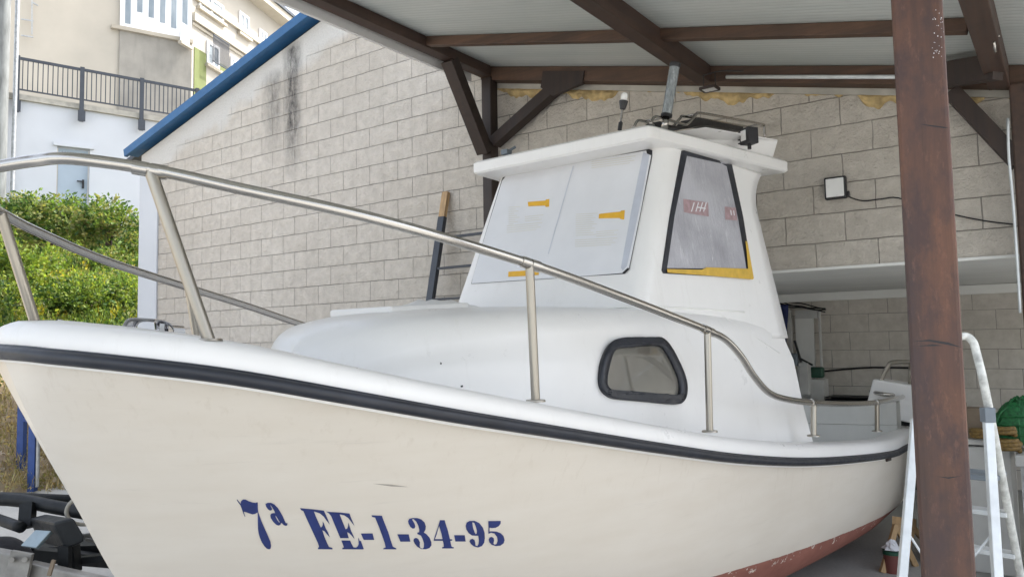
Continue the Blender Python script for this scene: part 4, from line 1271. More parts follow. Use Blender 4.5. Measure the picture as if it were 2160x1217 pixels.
g3 = [(580, 270), (600, 235), (650, 224), (720, 225), (780, 245), (830, 290), (850, 350), (845, 400), (820, 445), (860, 470), (905, 520), (935, 590), (935, 640), (905, 680), (850, 698), (780, 695), (720, 660), (680, 610), (662, 570), (668, 540), (700, 525), (735, 540), (760, 590), (757, 650), (770, 680), (800, 690), (820, 670), (822, 610), (800, 540), (775, 490), (720, 467), (722, 445), (748, 440), (750, 400), (735, 340), (705, 280), (665, 242), (642, 242), (652, 265), (680, 310), (690, 350), (680, 380), (650, 385), (615, 360), (588, 310)]
g4o = [(1065, 257), (1135, 257), (1150, 310), (1180, 400), (1205, 500), (1216, 545), (1250, 548), (1248, 569), (1221, 571), (1235, 640), (1245, 664), (1275, 667), (1270, 686), (1098, 686), (1098, 668), (1125, 660), (1120, 620), (1108, 570), (968, 569), (983, 510), (1018, 410), (1050, 310)]
g4h = [(1050, 345), (1065, 390), (1085, 460), (1104, 545), (987, 545), (1012, 480)]
gd3 = [(1280, 485), (1440, 486), (1455, 581), (1298, 581)]
g9o = [(1455, 340), (1470, 295), (1510, 270), (1590, 267), (1660, 300), (1715, 370), (1742, 450), (1746, 530), (1735, 600), (1700, 650), (1640, 673), (1580, 656), (1535, 620), (1512, 580), (1525, 550), (1560, 540), (1590, 560), (1600, 600), (1602, 638), (1630, 652), (1650, 620), (1655, 560), (1645, 492), (1600, 494), (1550, 490), (1500, 455), (1465, 400)]
g9h = [(1555, 290), (1585, 300), (1610, 360), (1625, 420), (1622, 460), (1605, 470), (1590, 440), (1565, 370)]
g5 = [(1798, 272), (1987, 269), (1985, 310), (1955, 350), (1905, 375), (1850, 378), (1816, 370), (1816, 431), (1850, 427), (1920, 430), (1985, 455), (2030, 500), (2046, 560), (2030, 610), (1980, 645), (1910, 651), (1850, 632), (1812, 592), (1804, 550), (1820, 520), (1850, 510), (1880, 530), (1886, 570), (1875, 610), (1895, 632), (1925, 617), (1940, 570), (1930, 510), (1890, 460), (1840, 447), (1799, 466), (1801, 380)]
LP = [[[gA(*p) for p in g] for g in grp] for grp in ([g7], [gao, gah], [gF], [gE1], [gE2], [gd1])]
LP += [[[gB(*p) for p in g] for g in grp] for grp in ([g1], [gd2], [g3], [g4o, g4h], [gd3], [g9o, g9h], [g5])]
decal('registration_lettering', LP, [HULLB], M['blueletter'], .0016, 0, 7, smooth=False)
decal('scuff_mark', [[(786, 1019), (826, 1021), (862, 1026), (826, 1025)]], [HULLB], simple('hull scuff', (.36, .33, .29), .6), .0012, 0, 12)
for q in ([(928, 764), (932, 765), (931, 769), (928, 768)], [(971, 813), (976, 812), (977, 816), (972, 817)]): decal('chip_mark', [q], [TRB, GWB], M['black'], .0008, 0, 12)
decal('drain_hole', [[(1867, 964), (1878, 962), (1878, 970), (1868, 973)]], [HULLB], M['wood_dark'], .001, .006, 12)

# ---- stainless rails
def P3(px, py, t): return boat_t(px, py, t)
port_r = [B(-.085, 0, 2.115), P3(-60, 362, .06), P3(0, 351, .13), P3(70, 340, .24), P3(150, 335, .36), P3(315, 357, .46), P3(500, 397, .62), P3(800, 464, .83), P3(1115, 556, .94), P3(1300, 622, 1.0), P3(1440, 676, 1.045), P3(1492, 697, 1.06), P3(1530, 716, 1.07), P3(1562, 750, 1.085), P3(1590, 793, 1.095), P3(1622, 828, 1.105), P3(1660, 842, 1.12), P3(1715, 849, 1.125), P3(1790, 852, 1.12), P3(1850, 848, 1.11), P3(1905, 836, 1.06)]
e = st(port_r[-1]); port_r += [B(6.05, .93, e[2] + .02), B(6.2, .80, e[2] + .03)]
stb_r = [B(-.2, 0, 2.0), B(-.085, 0.002, 2.115), B(-.06, -.14, 2.11), B(.03, -.30, 2.09), P3(0, 448, -.42), P3(75, 487, -.5), P3(220, 549, -.66), P3(395, 606, -.82), P3(520, 645, -.92), P3(632, 683, -1.0), P3(760, 722, -1.07), P3(900, 764, -1.1)]
RR = .0172
mb = MB(); mb.tube(port_r, RR, 16, 8); obj('top_rail', mb, M['steel'], boat, smooth=True, autosmooth=50)
mb = MB(); mb.tube(stb_r[1:], RR, 16, 8); obj('top_rail', mb, M['steel'], boat, smooth=True, autosmooth=50)
def stanchion(top, base, r=.0158, dirv=None):
    mb = MB(); mb.tube([base - Z * .004, top], r, 14)
    o = obj('stanchion', mb, M['steel_dull'], boat, smooth=True, autosmooth=50)
    mb = MB(); mb.lathe(base - Z * .002, [(.0, .008), (.034, .007), (.036, 0)], 18); obj('base_flange', mb, M['steel_dull'], o, smooth=True, autosmooth=40)
    if dirv is not None:
        mb = MB(); dv = dirv.normalized(); mb.tube([top - dv * .045, top - dv * .006], RR + .0035, 16); mb.tube([top + dv * .002, top + dv * .045], RR + .0035, 16); obj('clamp_sleeve', mb, M['steel'], o, smooth=True, autosmooth=50)
stanchion(P3(317, 359, .46), P3(442, 718, .58), .0175, P3(500, 397, .62) - P3(150, 337, .37))
stanchion(P3(1117, 557, .94), P3(1130, 846, .94), .0158, P3(1300, 622, 1.0) - P3(800, 464, .83))
stanchion(P3(1492, 697, 1.06), P3(1497, 910, 1.07), .0158, P3(1530, 716, 1.07) - P3(1440, 676, 1.045))
stanchion(P3(1716, 849, 1.125), P3(1716, 919, 1.125), .0158, P3(1790, 852, 1.12) - P3(1660, 842, 1.12))
stanchion(P3(1850, 848, 1.11), P3(1850, 909, 1.10), .0158, P3(1905, 836, 1.06) - P3(1790, 852, 1.12))
stanchion(P3(2, 450, -.42), P3(76, 684, -.46), .0175)
stanchion(P3(397, 607, -.82), P3(415, 716, -.84), .0158)
# chrome fairlead on the foredeck
mb = MB()
arch = [(272, 704), (274, 688), (288, 675), (330, 676), (338, 679), (340, 690), (341, 707)]
arch2 = [(342, 707), (342, 688), (346, 679), (366, 683), (377, 693), (380, 710)]
D0 = 2.35
for ar in (arch, arch2):
    pts = catmull([atd(x, y, D0) for x, y in ar], 4)
    rows = [[p - F0 * .03, p - F0 * .035 + Z * .003, p + F0 * .035 + Z * .003, p + F0 * .03] for p in pts]
    mb.grid(rows)
obj('bow_fairlead', mb, M['chrome'], boat, smooth=True, autosmooth=50).modifiers.new('t', 'SOLIDIFY').thickness = .006
mb = MB(); mb.prism([atd(262, 704, D0), atd(384, 712, D0), atd(384, 719, D0), atd(262, 711, D0)], F0 * .07); obj('fairlead_base', mb, M['chrome'], boat, bevel=.003)
# foredeck hatch
zt_ = lambda s: interp(ZTOP, s)
mb = MB()
mb.prism([B(1.42, -.30, zt_(1.42) + .012), B(1.42, .12, zt_(1.42) + .012), B(1.92, .12, zt_(1.92) + .012), B(1.92, -.30, zt_(1.92) + .012)], Z * .035)
obj('foredeck_hatch', mb, M['gelcoat'], boat, bevel=.01)

# ---- roof gear
rl = [(1372, 262), (1380, 248), (1395, 249), (1440, 262), (1452, 261), (1468, 243), (1478, 239), (1540, 250), (1606, 262), (1612, 268), (1613, 290)]
mb = MB(); mb.tube([P3(x, y, .48) for x, y in rl], .0085, 10, 4); obj('roof_rack', mb, M['steel'], boat, smooth=True)
p_a = [st(P3(x, y, .48)) for x, y in rl]
mb = MB(); mb.tube([B(s, t - .11, z) for s, t, z in p_a], .0085, 10, 4)
for i in (2, 6, 8): mb.tube([B(*p_a[i]), B(p_a[i][0], p_a[i][1] - .11, p_a[i][2])], .007, 8)
obj('roof_rack', mb, M['steel'], boat, smooth=True)
mb = MB()
bp = [(1392, 256), (1412, 264), (1440, 268), (1452, 264), (1466, 250), (1474, 249), (1568, 268), (1566, 277), (1540, 272), (1490, 265), (1462, 268), (1436, 274), (1410, 268)]
mb.prism([P3(x, y, .43) for x, y in bp], PT * -.10); obj('roof_mat', mb, M['black'], boat)
hsp = RBV.ray_cast(EYE, ray(1581, 293)); spc = (hsp[0] if hsp[0] is not None else P3(1581, 293, .66)) - F0 * .055 - R0 * .02
sr = Matrix.Rotation(YAW + R(22), 3, 'Z')
mb = MB(); mb.box(spc, (.075, .085, .098), sr)
for i in range(4): mb.box(spc + sr @ Vector((0, .045, -.035 + .023 * i)), (.08, .03, .008), sr)
sl = obj('spotlight', mb, M['black'], boat, bevel=.006)
mb = MB(); mb.box(spc + sr @ Vector((-.040, .004, .002)), (.006, .042, .062), sr); obj('lens', mb, M['whitelamp'], sl)
mb = MB(); mb.tube([spc + Z * -.04, spc + Z * -.08], .012, 8); obj('bracket', mb, M['black'], sl)
pb_, pt_ = atd(1406, 243, 4.5), atd(1424, 136, 4.5)
ax = (pt_ - pb_).normalized(); Lp = (pt_ - pb_).length
mb = MB(); mb.lathe(pb_, [(0, .0), (.030, 0), (.030, Lp), (.026, Lp), (.026, Lp - .05), (0, Lp - .05)], 24, ax)
k = NT('crinkled clear wrap over steel'); nn_ = k.noise(k.coord((3, 3, 1)), 22, 6, .75)
k.set(k.ramp(nn_, [(.3, (0.16, 0.18, 0.19)), (.55, (0.33, 0.36, 0.37)), (.75, (0.62, 0.64, 0.65))]), .25, .35); k.bump(nn_, .6, .01)
vp = obj('vent_pipe', mb, k.m, boat, smooth=True, autosmooth=40, label='upright grey pipe wrapped in clear plastic with dark ends')
mb = MB(); mb.lathe(pb_ - ax * .012, [(0, 0), (.034, 0), (.034, .016), (.0305, .018)], 24, ax); obj('end_ring', mb, M['black'], vp, smooth=True, autosmooth=40)
mb = MB(); mb.lathe(pt_ - ax * .022, [(.0305, 0), (.033, .004), (.033, .026), (.025, .028)], 24, ax); obj('end_ring', mb, M['black'], vp, smooth=True, autosmooth=40)
mb = MB(); mb.tube([pb_ - ax * .012, pb_ - ax * .09], .02, 10); obj('pipe_foot', mb, M['steel'], vp, smooth=True)
ab, at_ = atd(1308, 268, 4.32), atd(1318, 197, 4.32)
ax = (at_ - ab).normalized(); La = (at_ - ab).length
mb = MB(); mb.lathe(ab, [(0, -.02), (.012, -.02), (.012, .025), (.005, .03), (.005, La * .5), (.015, La * .52), (.025, La * .72), (.026, La * .76), (0, La * .76)], 18, ax); an = obj('anchor_light', mb, M['black'], boat, smooth=True, autosmooth=40)
mb = MB(); mb.lathe(ab, [(.0, La * .762), (.019, La * .763), (.019, La * .95), (.013, La), (0, La)], 18, ax); obj('lens', mb, M['whitelamp'], an, smooth=True)
mb = MB(); mb.lathe(ab, [(.0065, .032), (.0065, La * .5)], 12, ax); obj('stalk', mb, M['steel'], an, smooth=True)
# small horn bracket at the starboard front of the roof
hp = atd(1068, 322, 4.85)
mb = MB(); mb.box(hp, (.05, .05, .03)); mb.tube([hp, hp + Z * .035 + R0 * .06], .008, 8); obj('horn', mb, M['greyplastic'], boat)
# stern seat and its rail
mb = MB()
qs = [boat_s(1841, 799, 6.12), boat_s(1960, 818, 6.12), boat_s(1960, 900, 6.12), boat_s(1822, 872, 6.12)]
mb.prism(qs, A * .22); obj('stern_box', mb, M['gelcoat'], boat, bevel=.015)
mb = MB(); mb.tube([boat_s(x, y, 6.2) for x, y in ((1857, 806), (1872, 775), (1886, 764), (1950, 764))], .018, 12, 5); mb.tube([boat_s(1920, 812, 6.2), boat_s(1922, 765, 6.2)], .018, 12); obj('stern_rail', mb, M['steel_dull'], boat, smooth=True)
# raised coaming across the stern, with a rounded moulding in the cockpit
mb = MB(); rows = []
for i in range(25):
    t = -1.05 + 2.1 * i / 24
    so_ = 6.22 - .25 * (abs(t) / 1.05) ** 4
    zt_c = 1.03 + .05 * (abs(t) / 1.05) ** 3
    zf = zr(SC) - .42
    rows.append([B(so_ - .06, t, zf), B(so_ - .03, t, zt_c - .19), B(so_ - .045, t, zt_c - .18), B(so_ - .03, t, zt_c - .02), B(so_ - .01, t, zt_c), B(so_ + .08, t, zt_c), B(so_ + .10, t, zt_c - .02), B(so_ + .10, t, .6)])
mb.grid(rows); obj('stern_coaming', mb, M['gelcoat_in'], boat)
# rudder fittings region: small dark pintle beside the stern
# crumpled white sheet on the coachroof
rn = random.Random(4)
mb = MB(); rows = []
for i in range(15):
    row = []
    for j in range(13):
        a, b = i / 14 - .5, j / 12 - .5
        s = 2.12 + a * .55; t = -.33 + b * .40
        env = max(0, (1 - (2 * a) ** 2)) * max(0, (1 - (2 * b) ** 2))
        row.append(B(s, t, zt_(s) + .018 + env * (.03 + .035 * rn.random()) + .012 * abs(math.sin(9 * a + 5 * b))))
    rows.append(row)
mb.grid(rows); so = obj('plastic_sheet', mb, M['gelcoat'], smooth=True, label='crumpled white sheet lying on the cabin top before the windscreen', cat='sheet')
so.modifiers.new('t', 'SOLIDIFY').thickness = .004

# ------------------------------------------------------------------ ladder leaning on the wall
tp_ = onY(941, 406, YW - .03); bp_ = onY(907, 640, YW - .27)
d_ = (bp_ - tp_).normalized(); ft = tp_ + d_ * (tp_.z / -d_.z)
lad = thing('leaning_ladder', (ft.x, ft.y, 0), 'dark ladder with a bare wood stile end leaning on the block wall', 'ladder')
side = Vector((.66, 0, 0))
cut = onY(934, 458, YW - .09); kcut = (cut.z - tp_.z) / d_.z
for off in (Vector((0, 0, 0)), side):
    mb = MB(); mb.bar(tp_ + d_ * kcut + off, ft + off, .078, .05, (0, -1, 0)); stl = obj('stile', mb, M['darkpaint'], lad, bevel=.004)
    mb = MB(); mb.bar(tp_ + off, tp_ + d_ * (kcut - .002) + off, .072, .042, (0, -1, 0)); obj('stile_end', mb, M['barewood'], stl)
zr1 = onY(915, 632, YW - .26).z; zr2 = onY(922, 567, YW - .19).z; stp = zr2 - zr1
zz = zr1 - stp * 6
while zz < tp_.z - .2:
    if zz > .15:
        p = tp_ + d_ * ((zz - tp_.z) / d_.z)
        mb = MB(); mb.bar(p + Vector((.040, 0, 0)), p + side - Vector((.040, 0, 0)), .035, .022); obj('rung', mb, M['darkpaint'], lad)
    zz += stp

# ------------------------------------------------------------------ stepladder by the near post
def ext0(p, q):     # carry the line p->q down to the floor
    d = (q - p); return p + d * (p.z / -d.z)
n1, n1b = atd(1931, 885, 3.45), atd(1903, 1217, 3.25)
n2, n2b = atd(2084, 885, 3.25), atd(2104, 1217, 3.05)
f2m, f2b = atd(2091, 888, 3.30), atd(2150, 1200, 3.55)
n1f, n2f, f2f = ext0(n1, n1b), ext0(n2, n2b), ext0(f2m, f2b)
lv = (n1 - n2); lv.z = 0
sl_ = thing('stepladder', tuple((n1f + n2f + f2f) / 3 * 1.0 - Z * ((n1f + n2f + f2f) / 3).z), 'white aluminium stepladder with a bent hand rail behind the near timber post', 'stepladder')
for a_, b_ in ((n1, n1f), (n2, n2f)):
    mb = MB(); mb.bar(a_, b_, .024, .036, R0); obj('rear_leg', mb, M['alu'], sl_, bevel=.003)
mb = MB(); mb.bar(n2 + Z * .05, n2 - Z * .01, .04, .045, R0); obj('hinge_cap', mb, M['greyplastic'], sl_, bevel=.003)
lv2 = lv * .80
f1m, f1f = f2m + lv2, f2f + lv2 * 1.35
tpt = [atd(2020, 712, 3.36), atd(2036, 709, 3.36), atd(2050, 718, 3.35), atd(2060, 745, 3.34)]
mb = MB(); mb.tube([*tpt, f2m, f2f], .0165, 14, 6); obj('front_stile', mb, M['aluworn'], sl_, smooth=True)
mb = MB(); mb.tube([tpt[0], tpt[0] + lv2 * .5, f1m + Z * .3, f1m, f1f], .0165, 14, 6); obj('front_stile', mb, M['aluworn'], sl_, smooth=True)
for i, (py, wd) in enumerate(((1003, .17), (1088, .08), (1186, .08))):
    zt = atd(2100, py, 3.42).z
    def on(a_, b_): return a_ + (b_ - a_) * ((zt - a_.z) / (b_.z - a_.z))
    r_ = on(f2m, f2f); l_ = on(f1m, f1f)
    mb = MB(); mb.bar(l_, r_ , wd, .022, Z); obj('step', mb, M['alu'] if i else M['greyplastic'], sl_, bevel=.003)
mb = MB()
for a_, b_, c2, d2 in ((n1, n1f, n2, n2f),):
    for q1_, q2_ in ((.35, .72), (.72, .35)):
        mb.tube([a_ + (b_ - a_) * q1_ - F0 * -.022, c2 + (d2 - c2) * q2_ - F0 * -.022], .005, 6)
obj('cross_brace', mb, M['alu'], sl_)

# ------------------------------------------------------------------ trailer at the left
trl = thing('boat_trailer', tuple(atd(100, 1180, 4.0) * 1.0 - Z * atd(100, 1180, 4.0).z), 'galvanised trailer with black winch box and dark tubes in front of the earth bank', 'trailer')
def T_(px, py, d): return atd(px, py, d)
mb = MB(); mb.bar(T_(-330, 1128, 3.75), T_(58, 1199, 3.62), .06, .125); obj('chassis_beam', mb, M['galvdull'], trl, bevel=.008)
mb = MB(); mb.bar(T_(60, 1208, 3.64), T_(420, 1290, 3.45), .055, .11); obj('chassis_beam', mb, M['galvdull'], trl, bevel=.008)
mb = MB(); mb.bar(T_(18, 1195, 3.57), T_(62, 1203, 3.57), .02, .15); 
for dx in (24, 52):
    mb.tube([T_(dx, 1180, 3.56), T_(dx, 1180, 3.52)], .012, 8)
obj('joint_plate', mb, M['galvdull'], trl)
mb = MB(); mb.bar(T_(105, 1196, 3.53), T_(112, 1198, 3.53), .012, .07); obj('reflector', mb, M['cardboard'], trl)
mb = MB(); mb.prism([T_(112, 1102, 3.72), T_(155, 1091, 3.72), T_(178, 1130, 3.72), T_(178, 1143, 3.72), T_(138, 1159, 3.72)], T_(60, 1093, 4.1) - T_(112, 1102, 3.72)); obj('winch_box', mb, M['trailerblack'], trl, bevel=.012)
mb = MB(); mb.bar(T_(137, 1150, 3.72), T_(137, 1215, 3.72), .035, .05, R0); mb.bar(T_(155, 1150, 3.8), T_(160, 1205, 3.8), .06, .03, R0); obj('winch_post', mb, M['trailerblack'], trl)
mb = MB(); mb.bar(T_(60, 1062, 4.15), T_(56, 1112, 4.1), .05, .065, R0); obj('bracket', mb, M['trailerblack'], trl)
mb = MB(); mb.tube([T_(-200, 1040, 4.9), T_(20, 1046, 4.75), T_(205, 1054, 4.6)], .024, 10); obj('guide_tube', mb, M['trailerblack'], trl, smooth=True)
mb = MB(); mb.tube([T_(-200, 1046, 4.35), T_(20, 1053, 4.25), T_(110, 1068, 4.15), T_(205, 1085, 4.05)], .036, 12, 4); obj('guide_tube', mb, M['trailerblack'], trl, smooth=True)
mb = MB(); mb.tube([T_(-40, 1082, 4.2), T_(5, 1098, 4.1), T_(45, 1112, 4.0)], .028, 10, 4); obj('arm', mb, M['trailerblack'], trl, smooth=True)
wc = T_(-6, 1245, 4.15)
wax = (R0 * .35 + F0 * .94).normalized()
mb = MB(); mb.lathe(wc - wax * .085, [(.17, 0), (.235, .0), (.265, .025), (.272, .06), (.272, .11), (.265, .145), (.235, .17), (.17, .17)], 40, wax); wh = obj('wheel', mb, M['tyre'], trl, smooth=True, autosmooth=40)
mb = MB(); mb.lathe(wc - wax * .07, [(.0, .04), (.06, .03), (.10, .05), (.168, .02), (.172, .0)], 30, wax); obj('rim', mb, M['galvdull'], wh, smooth=True, autosmooth=40)
mb = MB(); mb.prism([T_(43, 1150, 3.66), T_(74, 1117, 3.75), T_(108, 1119, 3.75), T_(76, 1155, 3.66)], F0 * .02 - Z * .012); obj('lamp_lens', mb, M['glassplate'], trl, bevel=.003)
cr = T_(182, 1075, 4.0)
mb = MB(); mb.tube([cr + R0 * (.078 * math.cos(a)) + Z * (.072 * math.sin(a)) + F0 * .04 * math.cos(a) for a in [2 * math.pi * i / 24 for i in range(24)]], .010, 10, closed=True); obj('ring_handle', mb, M['coping'], trl, smooth=True)
mb = MB(); mb.tube([T_(176, 1131, 3.9), T_(260, 1112, 3.9)], .012, 8); mb.tube([T_(182, 1137, 3.88), T_(260, 1150, 3.88)], .009, 8); obj('rung', mb, M['galvdull'], trl, smooth=True)
mb = MB(); mb.bar(T_(140, 1184, 3.85), T_(300, 1165, 3.85), .05, .03); mb.bar(T_(70, 1168, 4.1), T_(280, 1186, 4.3), .08, .06); mb.bar(T_(100, 1150, 4.4), T_(300, 1142, 4.4), .3, .05); obj('cross_member', mb, M['trailerblack'], trl)
# legs carrying the chassis
for (px, py, d) in ((-60, 1185, 3.7), (300, 1262, 3.5)):
    p = T_(px, py, d); mb = MB(); mb.bar(p, Vector((p.x, p.y, 0)), .05, .05, R0); obj('support_leg', mb, M['galvdull'], trl)

# blue posts at the foot of the bank
bpost = [(45, 961, 9.3, .075, M['bluepost'], 'square blue steel post standing further back on the dirt bank'), (69, 998, 8.9, .075, M['bluepost'], 'square blue steel post standing nearer beside a thin grey tube'), (79, 998, 8.88, .04, M['galv'], 'thin grey tube standing against the nearer blue post')]
ends = []
for px, py, d, wd, mt, lab in bpost:
    p = atd(px, py, d)
    mb = MB()
    if mt is M['galv']: mb.tube([p - Z * .15, p + Z * 1.35], wd / 2, 12)
    else:
        mb.bar(p - Z * .2, p + Z * 1.5, wd, wd, R0)
        mb.box(p + Z * 1.51, (wd * 1.05, wd * 1.05, .02), Matrix.Rotation(YAW, 3, 'Z'))
    ends.append(p)
    o = obj('grey_tube' if mt is M['galv'] else 'blue_post', mb, mt, label=lab, cat='post', group='blue posts on the bank' if mt is not M['galv'] else None)
    if py == 998 and mt is M['bluepost']:
        ORI[o.name] = o.location.copy()
        m2 = MB(); zc_ = atd(60, 886, 9.1).z; a_ = ends[0].copy(); a_.z = zc_; b_ = ends[1].copy(); b_.z = zc_; m2.bar(a_ + (b_ - a_) * .15, b_ - (b_ - a_) * .12, .03, .04); obj('crossbar', m2, M['bluepost'], o)

# ------------------------------------------------------------------ recess contents
YR = 9.35
cab = thing('white_door', onY(1700, 840, YR), 'white framed narrow door against the back wall of the recess', 'door')
def ry(px, py, y=YR): return onY(px, py, y)
def rect(mb, x0, y0, x1, y1, yy, th):
    a, b = onY(x0, y0, yy), onY(x1, y1, yy)
    mb.prism([(a.x, yy, b.z), (b.x, yy, b.z), (b.x, yy, a.z), (a.x, yy, a.z)], (0, th, 0))
mb = MB()
for r_ in ((1660, 655, 1676, 870), (1725, 655, 1738, 870), (1677, 655, 1724, 671)): rect(mb, *r_, YR, .06)
obj('frame', mb, M['whitebox'], cab)
mb = MB(); rect(mb, 1677, 672, 1724, 870, YR + .03, .03); obj('panel', mb, M['gelcoat_in'], cab)
mb = MB(); pts = [ry(x, y, YR - .02) for x, y in ((1640, 630), (1662, 640), (1690, 643), (1720, 648), (1742, 650))]
for k_ in range(4): mb.tube([p + Vector((0, -.01 * k_, .02 * math.sin(k_ * 2 + i) - .012 * k_)) for i, p in enumerate(pts)], .008, 6, 4)
obj('cable_bundle', mb, M['black'], label='dark bundle of cables above the white door in the recess', cat='cables')
rn = random.Random(2); mb = MB(); rows = []
o1 = ry(1612, 645, YR - .3); o2 = ry(1662, 645, YR - .3); o3 = ry(1650, 765, YR - .3)
for i in range(12):
    f = i / 11
    rows.append([Vector((o1.x + (o2.x - o1.x) * j / 13 * (1 - .25 * f), YR - .3 + .04 * math.sin(j * 1.6 + .6 * f) * (.4 + f) + .0, o1.z + (o3.z - o1.z) * f)) for j in range(14)])
mb.grid(rows); o = obj('hanging_cloth', mb, M['navycloth'], smooth=True, label='navy cloth hanging between the cabin and the white door', cat='cloth'); o.modifiers.new('t', 'SOLIDIFY').thickness = .02
mb = MB(); rect(mb, 1684, 766, 1706, 832, YR - .25, .14); rect(mb, 1687, 772, 1703, 790, YR - .256, .006); obj('junction_box', mb, M['whitebox'], bevel=.01, label='small off white box standing before the white door', cat='box')
mb = MB(); mb.bar(ry(1676, 718, YR - .2), ry(1690, 764, YR - .2), .03, .02); mb.bar(ry(1688, 756, YR - .2), ry(1714, 770, YR - .2), .02, .02); obj('metal_bracket', mb, M['black'], label='black bent bracket in front of the white door', cat='bracket')
mb = MB(); rect(mb, 1706, 774, 1736, 797, YR - .12, .1); obj('tool_case', mb, M['greenplastic'], bevel=.02, label='dark green case against the white door', cat='case')
mb = MB(); rect(mb, 1662, 745, 1682, 772, YR - .25, .12); obj('electric_motor', mb, M['greyplastic'], bevel=.02, label='dark grey motor housing beside the hanging navy cloth', cat='motor')
mb = MB(); mb.tube([ry(x, y, YB - .03) for x, y in ((1738, 783), (1790, 778), (1840, 775), (1925, 776), (2010, 778))], .011, 8, 4); obj('wall_hose', mb, M['black'], smooth=True, label='black hose running along the back wall of the recess', cat='hose')
mb = MB(); rect(mb, 1708, 800, 1740, 860, YR - .15, .2); obj('white_board', mb, M['whitebox'], label='pale board standing below the green case', cat='board')
mb = MB(); rect(mb, 1740, 842, 1950, 1040, YB - .5, .35); rect(mb, 1740, 838, 1950, 842, YB - .52, .38); obj('dark_bench', mb, M['trailerblack'], label='low dark bench along the back wall behind the boat', cat='bench')

# right side: chest, bench, net, coils
CZ = lambda x, y, z: Vector((x, y, z))
ch = thing('storage_chest', (-.62, 6.4, 0), 'off white storage chest between the near post and the stepladder', 'chest')
zc0 = 0.86
mb = MB(); mb.box((-.62, 6.42, zc0 / 2 - .01), (.5, .5, zc0 - .02)); obj('body', mb, M['whitebox'], ch, bevel=.01)
mb = MB(); mb.box((-.62, 6.42, zc0 + .012), (.53, .53, .04)); obj('lid', mb, M['whitebox'], ch, bevel=.008)
mb = MB(); mb.box((-.58, 6.30, zc0 + .032 + .10), (.24, .2, .2)); mb.box((-.66, 6.19, zc0 + .032 + .2), (.1, .008, .09)); obj('cardboard_box', mb, M['cardboard'], label='brown cardboard box on the white chest', cat='box')
def coil(name, c, r, rr, n, lab, mat):
    mb = MB(); pts = []
    for i in range(n * 16):
        a = 2 * math.pi * i / 16
        pts.append(c + Vector((math.cos(a) * r * (1 - .05 * math.sin(a * .37)), math.sin(a) * r, rr + i / 16 * rr * 1.4)))
    mb.tube(pts, rr, 8); return obj(name, mb, mat, smooth=True, label=lab, cat='rope', group='golden rope coils')
coil('rope_coil', CZ(-.52, 6.13, zc0 + .032), .065, .014, 3, 'flat coil of golden rope at the front of the white chest', M['gold'])
wb = thing('workbench', (.35, 6.3, 0), 'grey workbench with white top holding green netting at the right edge', 'workbench')
mb = MB(); mb.box((.42, 6.25, .80), (1.5, .75, .07)); obj('bench_top', mb, M['whitebox'], wb, bevel=.006)
for x in (-.27, 1.1):
    for y in (5.95, 6.55):
        mb = MB(); mb.box((x, y, .38), (.07, .07, .76)); obj('leg', mb, M['galv'], wb)
mb = MB(); mb.box((.42, 6.5, .33), (1.28, .03, .5)); obj('back_panel', mb, M['concrete'], wb)
mb = MB(); mb.box((.42, 6.25, .18), (1.34, .6, .03)); obj('shelf', mb, M['concrete'], wb)
mb = MB(); mb.bar((-.20, 5.93, .70), (.6, 5.93, .40), .025, .11); obj('wood_plank', mb, M['barewood'], label='bare wood plank leaning across the front of the workbench', cat='plank')
rn = random.Random(8)
mb = MB()
c0 = onY(2146, 890, 6.2)
for k_ in range(46):
    a = rn.uniform(0, math.pi * 2); r = rn.uniform(.08, .19)
    p0_ = Vector((c0.x + rn.uniform(-.03, .05), c0.y + rn.uniform(-.04, .04), 1.16 + rn.uniform(-.02, .03)))
    p1_ = Vector((c0.x + math.cos(a) * r * .6, c0.y + math.sin(a) * r * .5, 1.05 + rn.uniform(-.03, .04)))
    p2_ = Vector((c0.x + math.cos(a) * r, c0.y + math.sin(a) * r * .7, .90 + rn.uniform(-.02, .05)))
    mb.tube([p0_, p1_, p2_], .007, 5, 3)
for ring in range(4):
    rr = .07 + .05 * ring; zz_ = 1.12 - .06 * ring
    mb.tube([Vector((c0.x + math.cos(a) * rr, c0.y + math.sin(a) * rr * .7, zz_ + rn.uniform(-.01, .01))) for a in [2 * math.pi * i / 18 for i in range(18)]], .006, 5, closed=True)
rows = []
for i in range(10):
    f = i / 9; rr = .03 + .15 * f ** .8
    rows.append([Vector((c0.x + math.cos(a) * rr * (1 + .15 * math.sin(a * 5)), c0.y + math.sin(a) * rr * .7, 1.155 - .28 * f ** 1.4)) for a in [2 * math.pi * j / 20 for j in range(20)]])
mb.grid(rows, closed=True)
obj('fishing_net', mb, M['net'], label='bright green netting heaped on the white bench top', cat='net')
coil('rope_coil', CZ(c0.x - .06, 5.98, .836), .075, .016, 3, 'coil of golden brown rope in front of the green netting', M['gold'])
coil('rope_coil', CZ(c0.x - .06, 5.98, .836 + .10), .055, .016, 2, 'smaller golden brown coil stacked on the coil before the green netting', M['gold'])

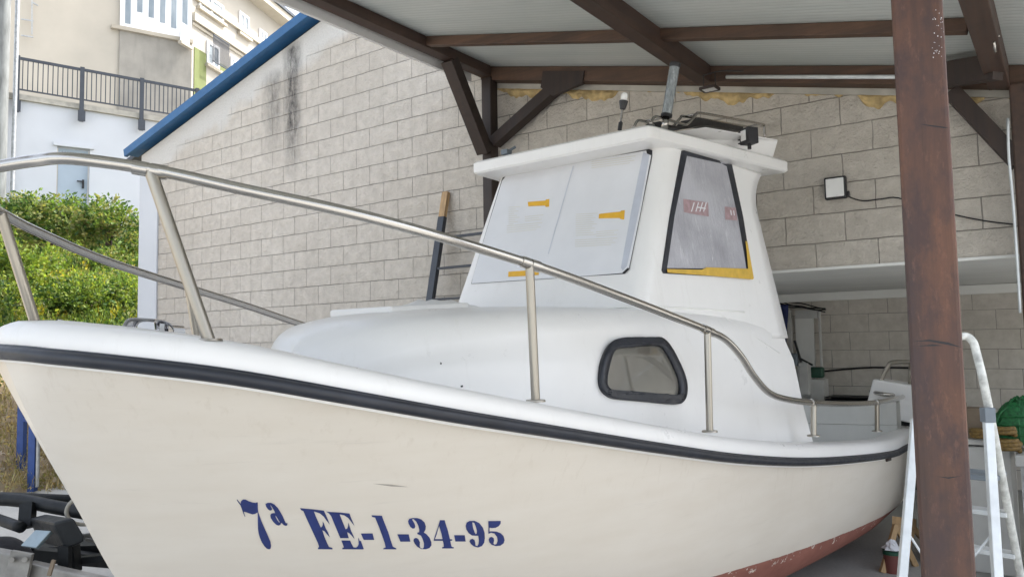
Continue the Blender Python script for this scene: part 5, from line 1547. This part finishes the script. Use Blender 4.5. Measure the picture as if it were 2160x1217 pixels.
# trestle and paint tin under the stern
tz = onZ(1880, 1200, 0.0)
tre = thing('trestle', (tz.x, tz.y, 0), 'weathered wooden trestle standing under the stern quarter of the boat', 'trestle')
ta = atd(1890, 1100, 5.45); tb_ = atd(1925, 1104, 5.75)
mb = MB(); mb.bar(ta, tb_, .05, .07); obj('top_bar', mb, M['barewood'], tre)
for p, dx in ((ta, -.14), (ta, .16), (tb_, -.10), (tb_, .18)):
    mb = MB(); e_ = p + R0 * dx + F0 * (.08 if dx > 0 else -.06); e_.z = 0; mb.bar(p - Z * .02, e_, .035, .03, F0); obj('leg', mb, M['barewood'], tre)
bk = onZ(1884, 1206, 0.0)
tin = thing('paint_tin', tuple(bk), 'red paint tin with a dark green lid and white rag beside the trestle', 'tin')
mb = MB(); mb.lathe(bk, [(0, .001), (.055, .0), (.057, .01), (.057, .12), (0, .121)], 24); obj('body', mb, M['redplastic'], tin, smooth=True, autosmooth=40)
mb = MB(); mb.lathe(bk + Z * .1215, [(.06, 0), (.06, .025), (.0, .03)], 24); obj('lid', mb, M['greenplastic'], tin, smooth=True, autosmooth=40)
mb = MB(); rn = random.Random(6); rows = []
for i in range(6): rows.append([bk + Z * (.155 + .07 * (1 - (i / 5) ** 2) * (.7 + .3 * rn.random())) + Vector((math.cos(a), math.sin(a), 0)) * (.065 * i / 5 * rn.uniform(.7, 1.1)) for a in [2 * math.pi * j / 12 for j in range(12)]])
mb.grid(rows, closed=True); obj('rag', mb, M['paper'], tin)



# cracks and paint specks on the near post
PB = bpy.data.objects['post.001']
pm = PB.data; pw = ORI['timber_canopy']
PBV = BVHTree.FromPolygons([tuple(v.co + pw) for v in pm.vertices], [tuple(p.vertices) for p in pm.polygons])
crk = [[(1938, 262), (1968, 265), (1990, 268), (2002, 270), (1990, 271), (1962, 267)], [(1925, 720), (1960, 716), (2000, 722), (2030, 733), (1998, 727), (1960, 720)], [(1930, 730), (1968, 726), (1990, 729), (1966, 730)], [(1975, 1004), (2000, 1006), (2030, 1003), (2001, 1009)]]
for c_ in crk: decal('crack', [c_], [PBV], M['black'], .0006, 0, 12, parent=PB)
rn = random.Random(12); sp_l = []
for _ in range(34):
    x = 1985 + rn.gauss(4, 5) if rn.random() < .6 else 1972 + rn.uniform(-8, 10); y = rn.choice([40, 58, 85, 112]) + rn.gauss(0, 8)
    r_ = rn.uniform(.5, 1.4)
    x = min(x, 1991 + y * .06)
    sp_l.append([(x - r_, y), (x, y - r_), (x + r_, y + .2), (x, y + r_ * 1.4)])
o = decal('paint_specks', sp_l, [PBV], M['paper'], .0007, 0, 12, parent=PB); o['kind'] = 'stuff'
for me in bpy.data.meshes: me.validate()
